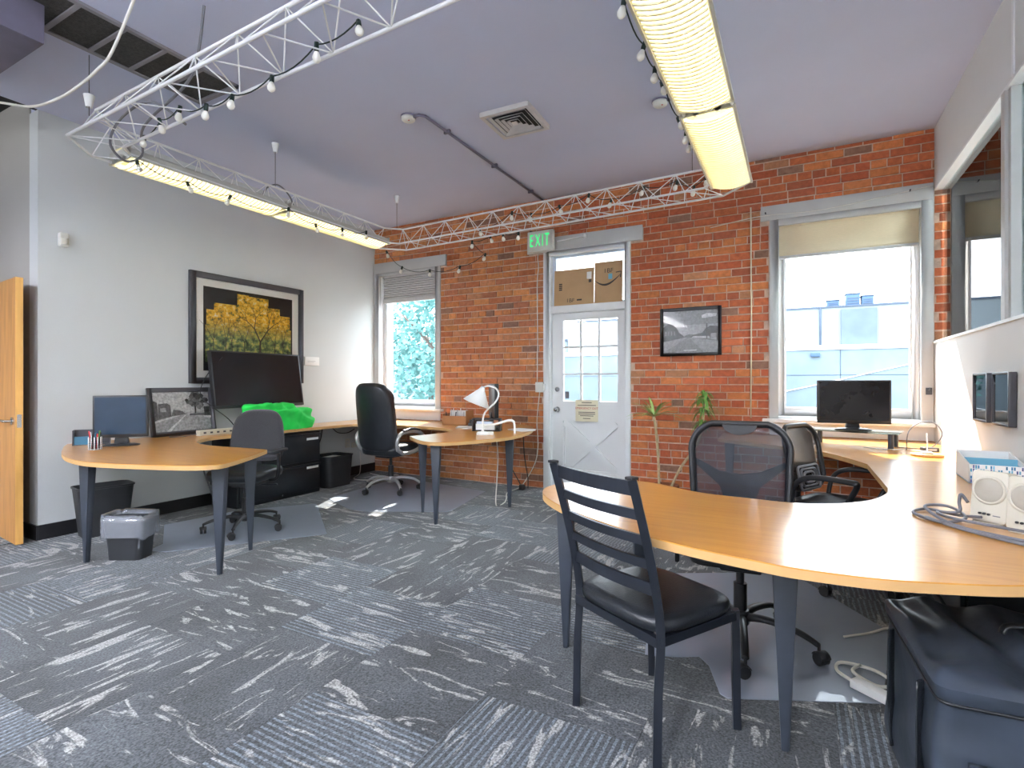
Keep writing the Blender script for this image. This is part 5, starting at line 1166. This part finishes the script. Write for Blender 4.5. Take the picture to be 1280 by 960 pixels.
# big tv leaning back
t = monitor('television', 'large dark flat screen tilted back on the worktop below the artwork', (0.235, -1.965, TOP), R(90), 1.06, 0.585, 0.245, 0.05, 0.016, 'none', R(-9), chin=0.012)
obj('stand_column', MB().box(-0.05, 0.05, 0.0, 0.06, 0.015, 0.42), 'black_plastic', t, bevel=0.006); obj('stand_foot', MB().box(-0.24, 0.24, -0.05, 0.16, 0, 0.015), 'black_plastic', t, bevel=0.005)
cable('tv_cable', 'thin black cord hanging from the television over the leaning photo frame', [(0.20, -2.38, 1.50), (0.12, -2.50, 1.30), (0.13, -2.56, 1.12), (0.24, -2.50, 1.0), (0.30, -2.38, 0.88), (0.34, -2.30, TOP + 0.006)], 0.0045, 'black_cord')
# green fabric bag, a crumpled low heap
def green_bag():
    rnd = random.Random(11); ph = [(rnd.uniform(4, 15), rnd.uniform(4, 15), rnd.uniform(0, 6), rnd.uniform(0.3, 1)) for _ in range(9)]
    t = thing('fabric_bag', 'bright green crumpled fabric bag lying below the television', 'bag', (0.40, -1.93, TOP), R(90))
    def lump(cx, cz0, w_, d_, h_, nm, seed):
        def prof(u, v):
            a = 2 * math.pi * u; e = 0.75; ca, sa = math.cos(a), math.sin(a)
            s = (1.0 if v < 0.75 else math.cos((v - 0.75) / 0.25 * math.pi / 2) ** 0.45)
            x = math.copysign(abs(ca) ** e, ca) * w_ / 2 * s; y = math.copysign(abs(sa) ** e, sa) * d_ / 2 * s
            z = cz0 + h_ * (v / 0.75 * 0.82 if v < 0.75 else 0.82 + 0.18 * math.sin((v - 0.75) / 0.25 * math.pi / 2))
            n = sum(k[3] * math.sin(k[0] * (x + seed) + k[1] * 2 * z + k[2] + k[1] * y) for k in ph) / 9
            n += 0.5 * math.sin(34 * z + 12 * x + seed + 8 * math.sin(5 * x)) * (1 if v < 0.8 else 0.4)
            return (cx + x * (1 + 0.09 * n) + 0.012 * n, y * (1 + 0.22 * n), max(0.0, z + (0.038 * n if v > 0.02 else 0) - 0.06 * max(0, -x / w_) * v))
        mb = MB(); nu, nv = 56, 26; vs = [prof(i / nu, j / nv) for j in range(nv + 1) for i in range(nu)]
        mb.add(vs, [(j * nu + i, j * nu + (i + 1) % nu, (j + 1) * nu + (i + 1) % nu, (j + 1) * nu + i) for j in range(nv) for i in range(nu)], True)
        return obj(nm, mb, 'green_fabric', t)
    lump(0.06, 0.0, 0.84, 0.20, 0.235, 'bag_body', 0.0); lump(-0.06, 0.17, 0.62, 0.17, 0.12, 'folded_flap', 2.0)
    obj('drawstring', MB().tube(bez([(-0.35, -0.03, 0.16), (-0.41, -0.09, 0.06), (-0.40, -0.11, 0.01), (-0.37, -0.12, 0.01)], 6), 0.006, 6), 'green_fabric', t)
green_bag()

# ================================================================ MIDDLE DESK THINGS
t = thing('desk_lamp', 'white desk lamp with conical shade and curved neck on the corner desk', 'lamp', (2.60, -1.30, TOP), R(28.5))
obj('base', MB().lathe([(0, 0), (0.062, 0), (0.064, 0.012), (0.055, 0.028), (0.02, 0.034), (0, 0.034)], 24), 'lamp_white', t)
obj('base_switch', MB().box(0.045, 0.10, -0.03, 0.03, 0, 0.03), 'lamp_white', t, bevel=0.006)
obj('neck', MB().tube(bez([(0, 0, 0.03), (0, 0, 0.16), (0.03, 0, 0.23), (0.115, 0, 0.31), (0.15, 0, 0.39), (0.12, 0, 0.45), (0.05, 0, 0.47), (0.0, 0, 0.455)], 7), 0.0085, 8), 'lamp_white', t)
M = T(0.0, 0, 0.462) @ Matrix.Rotation(R(22), 4, 'Y')
s = obj('shade', MB().lathe([(0.018, 0.0), (0.024, -0.012), (0.030, -0.03), (0.135, -0.175), (0.132, -0.176), (0.026, -0.032), (0.014, -0.006)], 28, M), 'lamp_white', t)
obj('socket', MB().cyl(0.02, -0.06, 0.006, 12, M), 'silver_paint', t); obj('bulb', MB().sphere((0, 0, -0.10), 0.028, M=M), 'bulb', t)
t = monitor('thin_monitor', 'black monitor seen edge-on behind the white lamp on the corner desk', (2.34, -0.66, TOP), R(121 + 7), 0.50, 0.36, 0.13, 0.045, 0.016, chin=0.015)
t = thing('paper_organizer', 'brown letter organizer packed with pens and papers by the window sill', 'organizer', (1.66, -0.35, TOP), R(8))
mb = MB(); mb.box(-0.16, 0.16, -0.10, -0.09, 0, 0.105); mb.box(-0.16, 0.16, 0.09, 0.10, 0, 0.15); mb.box(-0.16, -0.15, -0.1, 0.1, 0, 0.13); mb.box(0.15, 0.16, -0.1, 0.1, 0, 0.17); mb.box(-0.16, 0.16, -0.1, 0.1, 0, 0.006); obj('tray', mb, 'organizer_brown', t)
for k in range(11): a = -0.135 + k * 0.026; obj('pen', MB().tube([(a, -0.05 + 0.03 * (k % 3), 0.008), (a + random.uniform(-0.03, 0.03), -0.05 + 0.04 * (k % 3), 0.15 + 0.015 * (k % 4))], 0.006, 6), ('black_plastic', 'paper', 'grey_trim', 'lamp_white')[k % 4], t)
obj('paper_stack', MB().box(-0.12, 0.13, 0.03, 0.08, 0.01, 0.165), 'paper', t)
t = thing('desk_caddy', 'dark open desk caddy with a paper pad behind the lamp base', 'organizer', (2.42, -0.93, TOP), R(20))
mb = MB(); ring(mb, -0.15, 0.15, 0, 0.13, 0.018, 0.018, 0.014, 0.014, -0.06, 0.06); mb.box(-0.15, 0.15, 0.052, 0.06, 0, 0.05); obj('frame', mb, 'frame_dark', t, bevel=0.003); obj('pad', MB().box(-0.11, 0.09, -0.045, 0.04, 0.014, 0.075), 'paper', t); obj('pad', MB().box(-0.10, 0.06, -0.05, 0.03, 0.076, 0.10), 'sash_blue', t)
t = thing('bent_stand', 'white bent-tube laptop stand on the corner desk beside the lamp', 'stand', (2.65, -1.09, TOP), R(28))
for y in (-0.03, 0.05): obj('tube_frame', MB().tube(bez([(-0.14, y, 0.075), (-0.03, y, 0.09), (0.10, y, 0.125), (0.145, y, 0.118), (0.158, y, 0.09), (0.163, y, 0.0)], 6), 0.010, 8), 'lamp_white', t)
obj('crossbar', MB().tube([(-0.14, -0.04, 0.075), (-0.14, 0.06, 0.075)], 0.010, 8), 'lamp_white', t); obj('rear_foot', MB().tube([(-0.14, 0.01, 0.075), (-0.17, 0.01, 0.0)], 0.010, 8), 'lamp_white', t)
for x, y, rz, w_, h_, l in ((2.05, -0.72, 10, 0.24, 0.17, 'small stack of white papers beside the brown letter organizer'), (2.72, -0.72, -25, 0.24, 0.18, 'loose white papers near the rounded end of the corner desk')):
    t = thing('paper_stack', l, 'papers', (x, y, TOP), R(rz))
    for k in range(4): obj('sheet', MB().box(-w_ / 2, w_ / 2, -h_ / 2, h_ / 2, k * 0.004, k * 0.004 + 0.003), 'paper', t, rot=(0, 0, R(k * 5)))
t = thing('desk_phone', 'small black device lying beside the brown letter organizer', 'phone', (1.95, -0.42, TOP), R(30)); obj('body', MB().box(-0.08, 0.08, -0.05, 0.05, 0, 0.035), 'black_plastic', t, bevel=0.006); obj('handset', MB().tube([(-0.07, 0.02, 0.05), (0, 0.025, 0.058), (0.07, 0.02, 0.05)], 0.016, 8), 'black_plastic', t)

# ================================================================ RIGHT DESK THINGS
t = thing('glass_riser', 'glass monitor riser on dark metal legs by the window', 'monitor stand', (5.66, -0.66, TOP), R(-14))
obj('glass_top', MB().prism(rrect(-0.31, 0.31, -0.17, 0.17, 0.02), 0.118, 0.126), 'table_glass', t)
for x in (-0.26, 0.26):
    for y in (-0.125, 0.125): obj('leg', MB().cyl(0.019, 0, 0.118, 14, T(x, y, 0)), 'leg_metal', t)
monitor('window_monitor', 'black monitor standing on the glass riser in front of the bright window', (5.66, -0.66, TOP + 0.126), R(8), 0.505, 0.345, 0.052, 0.04, 0.014, chin=0.012)
t = thing('wireless_router', 'small router with thin antenna on a round wooden board by the partition', 'router', (6.05, -1.12, TOP)); obj('board', MB().lathe([(0, 0), (0.088, 0), (0.095, 0.008), (0.088, 0.018), (0, 0.018)], 28), 'wood_disc', t); obj('antenna', MB().tube([(0, 0, 0.018), (0, 0, 0.155)], 0.004, 8), 'white_metal', t); obj('body', MB().box(-0.03, 0.03, -0.03, 0.03, 0.018, 0.03), 'white_metal', t, bevel=0.004)
t = thing('adapter_brick', 'small dark power adapter at the foot of the partition on the desk', 'adapter', (6.12, -0.80, TOP), R(20)); obj('body', MB().box(-0.05, 0.05, -0.03, 0.03, 0, 0.03), 'frame_dark', t, bevel=0.005); obj('plug_face', MB().box(-0.03, 0.03, -0.032, -0.03, 0.006, 0.022), 'grey_trim', t)
cable('desk_cable', 'thin grey cord rising in a loop behind the round wooden board', [(5.92, -0.62, TOP + 0.006), (6.02, -0.66, TOP + 0.004), (6.14, -0.72, TOP + 0.02), (6.20, -0.76, TOP + 0.12), (6.16, -0.76, TOP + 0.20), (6.08, -0.76, TOP + 0.21), (6.0, -0.78, TOP + 0.14), (5.98, -0.82, TOP + 0.004)], 0.004, 'grey_cord')
cable('desk_cable', 'white cord trailing between the glass riser legs and the partition', [(5.72, -0.78, TOP + 0.006), (5.85, -0.88, TOP + 0.006), (5.98, -0.80, TOP + 0.006), (6.10, -0.90, TOP + 0.006)], 0.004, 'white_cord')
# blue letter box
def blue_box():
    t = thing('letter_box', 'blue patterned two-slot letter box on the desk against the partition', 'box', (6.145, -2.05, TOP), R(-3))
    x0, x1, y0, y1 = -0.11, 0.11, -0.19, 0.13
    def side(xa, xb, nm, m):
        obj(nm, MB().prism([(y0, 0), (y1, 0), (y1, 0.135), (y0, 0.095)][::-1], xa, xb, Matrix(((0, 0, 1, 0), (1, 0, 0, 0), (0, 1, 0, 0), (0, 0, 0, 1)))), m, t)
    side(x0, x0 + 0.006, 'side_panel', 'paper'); side(x1 - 0.006, x1, 'side_panel', 'paper')
    obj('front_panel', MB().box(x0, x1, y0, y0 + 0.006, 0, 0.095), 'paper', t); obj('rear_panel', MB().box(x0, x1, y1 - 0.006, y1, 0, 0.135), 'paper', t); obj('bottom', MB().box(x0, x1, y0, y1, 0, 0.006), 'box_inside', t)
    obj('divider', MB().box(x0 + 0.006, x1 - 0.006, -0.04, -0.028, 0.006, 0.112), 'box_inside', t); obj('divider', MB().box(-0.004, 0.004, -0.028, y1 - 0.006, 0.006, 0.085), 'box_inside', t)
    obj('lining', MB().box(x0 + 0.006, x1 - 0.006, y0 + 0.006, y0 + 0.008, 0.006, 0.09), 'box_inside', t); obj('lining', MB().box(x1 - 0.008, x1 - 0.006, y0 + 0.008, y1 - 0.006, 0.006, 0.085), 'box_inside', t)
    mb = MB(); rnd = random.Random(3)
    for i in range(22):
        for j in range(5):
            if rnd.random() < 0.6:
                mb.cur = rnd.choice(((0.08, 0.32, 0.46), (0.10, 0.12, 0.28), (0.16, 0.45, 0.60), (0.05, 0.22, 0.40))); x = x0 + 0.006 + i * 0.0095; z = 0.004 + j * 0.018
                mb.add([(x, y0 - 0.0008, z), (x + 0.0065, y0 - 0.0008, z), (x + 0.0065, y0 - 0.0008, z + 0.016), (x, y0 - 0.0008, z + 0.016)], [(0, 1, 2, 3)])
    o = obj('printed_pattern', mb, 'plain_tint', t)
blue_box()
def speaker(label, loc, rz):
    t = thing('desk_speaker', label, 'speaker', loc, rz)
    # front faces -y ; flat slab leaning back
    t.scale = (0.72, 0.72, 0.72); M = Matrix.Rotation(R(-7), 4, 'X')
    obj('cabinet', MB().prism(rrect(-0.075, 0.075, 0.003, 0.255, 0.018), -0.045, 0.045, M @ Matrix(((1, 0, 0, 0), (0, 0, -1, 0), (0, 1, 0, 0), (0, 0, 0, 1)))), 'speaker_beige', t, bevel=0.006)
    Mc = M @ T(0, -0.046, 0.16) @ Matrix.Rotation(R(90), 4, 'X')
    obj('driver_ring', MB().lathe([(0.070, -0.001), (0.070, 0.006), (0.062, 0.010), (0.058, 0.006)], 32, Mc), 'speaker_beige', t)
    obj('grille_cloth', MB().lathe([(0.060, 0.004), (0.05, 0.010), (0.03, 0.014), (0, 0.015)], 32, Mc), 'speaker_cone', t)
    for k in range(3): obj('knob', MB().cyl(0.006, 0, 0.010, 10, M @ T(-0.03 + k * 0.018, -0.046, 0.042) @ Matrix.Rotation(R(90), 4, 'X')), 'black_plastic', t)
    obj('badge', MB().box(0.02, 0.05, -0.0465, -0.045, 0.036, 0.041, M), 'grey_cord', t)
    obj('foot_rest', MB().box(-0.06, 0.06, -0.05, 0.05, 0, 0.006), 'speaker_beige', t)
speaker('cream desktop speaker of the pair, the one nearer the blue letter box', (5.885, -3.165, TOP), ang(-0.62, -0.78) + math.pi)
speaker('cream desktop speaker of the pair, the one further from the blue letter box', (5.955, -3.275, TOP), ang(-0.62, -0.78) + math.pi)
cc = [(5.84, -3.23, 0.03), (5.79, -3.14, 0.012), (5.72, -3.05, 0.008), (5.66, -3.15, 0.008), (5.72, -3.28, 0.010), (5.80, -3.22, 0.02), (5.78, -3.08, 0.03), (5.70, -3.12, 0.03), (5.74, -3.30, 0.012), (5.84, -3.42, 0.012), (6.0, -3.50, 0.010)]
cable('speaker_cable', 'tangle of grey speaker cable on the desk in front of the speakers', [(a, b, TOP + c) for a, b, c in cc], 0.0055, 'grey_cord')
cable('speaker_cable', 'looping grey cable with a standing bow beside the nearer cream speaker', [(a, b, TOP + c) for a, b, c in [(5.825, -3.13, 0.06), (5.81, -3.11, 0.085), (5.80, -3.13, 0.06), (5.79, -3.17, 0.03), (5.73, -3.16, 0.02), (5.76, -3.26, 0.022), (5.86, -3.32, 0.02), (5.95, -3.42, 0.03)]], 0.0055, 'grey_cord')
cable('speaker_cable', 'grey cable running straight along the desk below the cream speakers', [(a, b, TOP + c) for a, b, c in [(5.69, -3.20, 0.006), (5.76, -3.34, 0.006), (5.88, -3.47, 0.006), (6.05, -3.58, 0.006)]], 0.0055, 'grey_cord')

# fabric case under the desk
def case():
    t = thing('fabric_case', 'black padded fabric equipment case under the window desk', 'case', (5.80, -3.66, 0), R(4))
    W2, D2, h_ = 0.235, 0.29, 0.46
    def body(u, v): pass
    def wrinkle(x, y, z, k=1.0): return 0.012 * math.sin(17 * x + 9 * y + 3 + 6 * z) * math.sin(15 * z + 12 * x) * k
    mb = MB(); P = []
    for (xa, ya), (xb, yb_) in zip(*(lambda q: (q, q[1:] + q[:1]))(rrect(-W2, W2, -D2, D2, 0.03, 4))):
        m_ = max(1, int(math.hypot(xb - xa, yb_ - ya) / 0.03)); P += [(xa + (xb - xa) * j / m_, ya + (yb_ - ya) * j / m_) for j in range(m_)]
    n = len(P); lv = [(0.97 + 0.03 * min(1, j / 3), (h_ - 0.02) * j / 18) for j in range(19)]
    vs = [(x * s + wrinkle(x, y, z), y * s + wrinkle(y, x, z + 1), z) for s, z in lv for x, y in P]
    mb.add(vs, [(i * n + k, i * n + (k + 1) % n, (i + 1) * n + (k + 1) % n, (i + 1) * n + k) for i in range(len(lv) - 1) for k in range(n)] + [tuple(range(n - 1, -1, -1))], True); obj('body', mb, 'nylon_bag', t)
    mb = MB(); lv = [(1.0, h_ - 0.02), (1.03, h_ - 0.005), (1.035, h_ + 0.02)]
    vs = [(x * q_, y * q_, z) for q_, z in lv for x, y in P]
    mb.add(vs, [(i * n + k, i * n + (k + 1) % n, (i + 1) * n + (k + 1) % n, (i + 1) * n + k) for i in range(len(lv) - 1) for k in range(n)], True)
    K = 40; top = []
    def fold(x, y):
        d = 0.8 * x - 0.6 * y; e_ = 0.6 * x + 0.8 * y
        return 0.019 * math.sin(33 * d + 5 * math.sin(7 * e_)) * (0.4 + 0.6 * math.sin(5 * e_ + 1) ** 2) + 0.011 * math.sin(23 * e_ + 9 * d + 1.3) * math.sin(11 * d)
    for i in range(K + 1):
        f = 1 - (i / K) ** 1.0
        for x, y in P:
            px, py = x * 1.035 * f, y * 1.035 * f; ed = min(1.0, (1 - f) * 9)
            top.append((px, py, h_ + 0.02 + 0.022 * math.sin(ed * math.pi / 2) + fold(px, py) * ed))
    mb.add(top, [(i * n + k, i * n + (k + 1) % n, (i + 1) * n + (k + 1) % n, (i + 1) * n + k) for i in range(K) for k in range(n)], True); obj('lid', mb, 'nylon_bag', t)
    obj('zip_line', MB().tube([(x * 1.012, y * 1.012, h_ - 0.02) for x, y in P], 0.004, 5, True), 'black_plastic', t)
    obj('lid_handle', MB().tube(bez([(0.0, 0.05, h_ + 0.05), (0.02, 0.055, h_ + 0.075), (0.12, 0.06, h_ + 0.075), (0.15, 0.06, h_ + 0.05)], 5), 0.012, 8, sy=0.5), 'black_leather', t)
    for y in (-0.17, 0.16): obj('side_strap', MB().tube(bez([(-W2 - 0.004, y, 0.05), (-W2 - 0.012, y, 0.22), (-W2 - 0.010, y, h_ - 0.03)], 5), 0.018, 8, sy=0.25), 'black_leather', t)
    obj('front_pocket', MB().shell(lambda u, v: (-0.18 + 0.36 * u, -D2 - 0.02 - 0.02 * math.sin(math.pi * u) * math.sin(math.pi * v), 0.05 + 0.26 * v), 10, 8, 0.02), 'nylon_bag', t)
case()
t = thing('extension_socket', 'white extension socket with coiled cord on the mat beside the fabric case', 'power strip', (5.52, -3.12, 0.004), R(-35)); obj('body', MB().box(-0.06, 0.10, -0.025, 0.025, 0, 0.035), 'white_metal', t, bevel=0.006)
obj('cord', MB().tube(bez([(-0.06, 0, 0.018), (-0.15, 0.04, 0.01), (-0.18, 0.12, 0.01), (-0.08, 0.18, 0.01), (0.02, 0.14, 0.012), (0.0, 0.06, 0.014), (-0.10, 0.07, 0.02), (-0.12, 0.15, 0.02)], 7), 0.007, 6), 'white_cord', t)

# plants
def plant():
    rnd = random.Random(2); t = thing('potted_dracaena', 'potted dracaena with one sparse tuft and one tall dense leaf column before the brick', 'plant', (4.13, -0.42, 0))
    obj('pot', MB().lathe([(0, 0), (0.10, 0), (0.13, 0.22), (0.138, 0.22), (0.138, 0.25), (0.12, 0.25), (0.118, 0.21), (0, 0.21)], 24), 'terracotta', t)
    obj('soil', MB().disc(0.118, 0.215, 24), 'soil', t)
    def stem(pts, crown, nleaf, L_, m, drop, spread):
        st = obj('stem', MB().tube(bez(pts, 6), [0.013] * (6 * (len(pts) - 1)) + [0.009], 8), 'stem', t)
        for cz, ln, kk in crown:
            for i in range(nleaf):
                a = rnd.uniform(0, 6.283); l = L_ * ln * rnd.uniform(0.7, 1.1); el = rnd.uniform(0.3, 1.25) * kk; p0 = Vector(cz); d = Vector((math.cos(a) * spread, math.sin(a) * spread, 0)); pp = []
                for k in range(7):
                    f = k / 6; pp.append(p0 + d * l * f * math.cos(el) + Vector((0, 0, l * (math.sin(el) * f - drop * f * f))))
                wv = Vector((-d.y, d.x, 0)).normalized(); mb = MB(); vs = []
                for k, p in enumerate(pp):
                    f = k / 6; w_ = 0.012 * (1 - f) ** 0.6 * (0.6 + 0.4 * min(1, f * 5)) + 0.0006; vs += [p - wv * w_, p + Vector((0, 0, -w_ * 0.4)), p + wv * w_]
                mb.add(vs, [(3 * k + j, 3 * k + j + 1, 3 * k + j + 4, 3 * k + j + 3) for k in range(6) for j in (0, 1)], True); obj('leaf', mb, m, st)
    stem([(-0.05, 0, 0.2), (-0.06, 0, 0.5), (-0.08, 0, 0.75), (-0.10, 0, 0.91)], [((-0.10, 0, 0.91), 1.0, 1.0)], 30, 0.36, 'leaf_pale', 0.45, 1.0)
    stem([(0.05, 0, 0.2), (0.15, 0, 0.42), (0.27, 0, 0.60), (0.34, 0, 0.76), (0.365, 0, 1.0), (0.37, 0, 1.12)], [((0.35, 0, 0.86), 0.75, 0.8), ((0.36, 0, 0.96), 0.85, 1.0), ((0.365, 0, 1.04), 0.95, 1.0), ((0.37, 0, 1.10), 1.0, 1.15)], 26, 0.29, 'leaf_green', 0.85, 0.62)
plant()

# ================================================================ OUTSIDE
struct(obj('street_ground', MB().box(-40, 50, 0.3, 60, -0.3, -0.12), 'street'))
t = thing('opposite_building', 'pale flat-roofed building across the street seen through the large window', 'building', (6.0, 14.0, -0.12))
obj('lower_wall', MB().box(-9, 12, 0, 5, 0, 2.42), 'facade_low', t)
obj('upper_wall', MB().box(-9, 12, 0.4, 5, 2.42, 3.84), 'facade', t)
obj('ledge', MB().box(-9, 12, -0.05, 0.45, 2.42, 2.56), 'white_paint', t)
obj('parapet_cap', MB().box(-9, 12, 0.36, 0.7, 3.80, 3.86), 'facade_line', t)
obj('blue_bay', MB().box(0.50, 1.45, 0.30, 0.45, 2.56, 3.72), 'facade_blue', t)
for x in (-0.08,): obj('downpipe', MB().tube([(x, 0.36, 2.56), (x, 0.36, 3.80)], 0.03, 8), 'facade_line', t)
for x in (-2.4, 0.45, 3.2): obj('joint_line', MB().box(x, x + 0.02, -0.01, 0.01, 0, 2.42), 'facade_line', t)
obj('joint_line', MB().box(-9, 12, -0.01, 0.01, 1.60, 1.62), 'facade_line', t)
obj('wall_lamp', MB().box(-0.36, -0.10, -0.12, 0, 2.20, 2.32), 'ac_blue', t, bevel=0.01)
for k, (x0, x1, z1) in enumerate(((0.12, 0.48, 0.24), (0.66, 1.05, 0.42), (1.10, 1.42, 0.33))):
    o = thing('rooftop_unit', ('low', 'tall louvred', 'middle-sized plain')[k] + ' blue-grey air conditioning unit on the opposite roof', 'air conditioner', (6.0 + x0, 14.8, 3.722))
    obj('casing', MB().box(0, x1 - x0, 0, 0.5, 0, z1), 'ac_blue', o, bevel=0.015); obj('lid', MB().box(-0.02, x1 - x0 + 0.02, -0.02, 0.52, z1, z1 + 0.03), 'facade_line', o)
    for j in range(3): obj('louvre', MB().box(0.04, x1 - x0 - 0.04, -0.012, 0, z1 * (0.25 + 0.2 * j), z1 * (0.32 + 0.2 * j)), 'facade_line', o)
cable('street_cable', 'pale cable running aslant across the front of the opposite building', [(1.5, 13.98, 0.25), (5.0, 13.98, 0.98), (8.05, 13.98, 1.76), (10, 13.98, 2.2)], 0.02, 'street_cable', 4)
t = thing('side_building', 'long pale building across the street seen through the door glass', 'building', (-9.5, 16, -0.12)); obj('wall', MB().box(-8, 5.8, 0, 5, 0, 3.2), 'facade', t); obj('roof_cap', MB().box(-8, 5.9, -0.05, 5, 3.2, 3.3), 'facade_line', t)
for k in range(5): f = obj('window', MB().box(-6 + k * 2.2, -5 + k * 2.2, -0.03, 0, 1.0, 2.2), 'facade_blue', t); obj('sill', MB().box(-6.05 + k * 2.2, -4.95 + k * 2.2, -0.08, 0, 0.94, 1.0), 'facade_low', f)
def tree(label, loc, h_, cr, seed, nl=2600):
    rnd = random.Random(seed); t = thing('street_tree', label, 'tree', loc)
    obj('trunk', MB().tube([(0, 0, 0), (0.05, 0, h_ * 0.3), (0, 0.05, h_ * 0.65)], [0.16, 0.12, 0.06], 8), 'tree_bark', t)
    for k in range(6): a = k * 1.05; obj('branch', MB().tube([(0.03, 0, h_ * 0.3 + 0.1 * k), (math.cos(a) * cr * 0.4, math.sin(a) * cr * 0.4, h_ * 0.5 + 0.1 * k), (math.cos(a) * cr * 0.75, math.sin(a) * cr * 0.75, h_ * 0.65 + 0.1 * k)], [0.06, 0.04, 0.02], 6), 'tree_bark', t)
    mb = MB()
    for i in range(nl):
        v = Vector((rnd.gauss(0, 1), rnd.gauss(0, 1), rnd.gauss(0, 1))).normalized() * cr * rnd.uniform(0.3, 1) ** 0.6; v.z *= 1.15
        c = v + Vector((0, 0, h_ * 0.62)); a = Vector((rnd.uniform(-1, 1), rnd.uniform(-1, 1), rnd.uniform(-1, 1))).normalized(); b = a.orthogonal().normalized(); s = rnd.uniform(0.05, 0.11)
        mb.add([c + a * s, c + b * s * 0.6, c - a * s, c - b * s * 0.6], [(0, 1, 2, 3)])
    o = obj('foliage', mb, 'tree_leaf', t); o['kind'] = 'stuff'
tree('leafy street tree filling the window beside the plain wall', (-2.4, 5.6, -0.12), 4.0, 2.0, 21, 3600)
tree('smaller street tree further along the kerb', (-6.2, 9.5, -0.12), 4.2, 2.0, 22)
tree('young street tree in front of the opposite building', (3.9, 12.2, -0.12), 2.6, 0.9, 23, 1200)
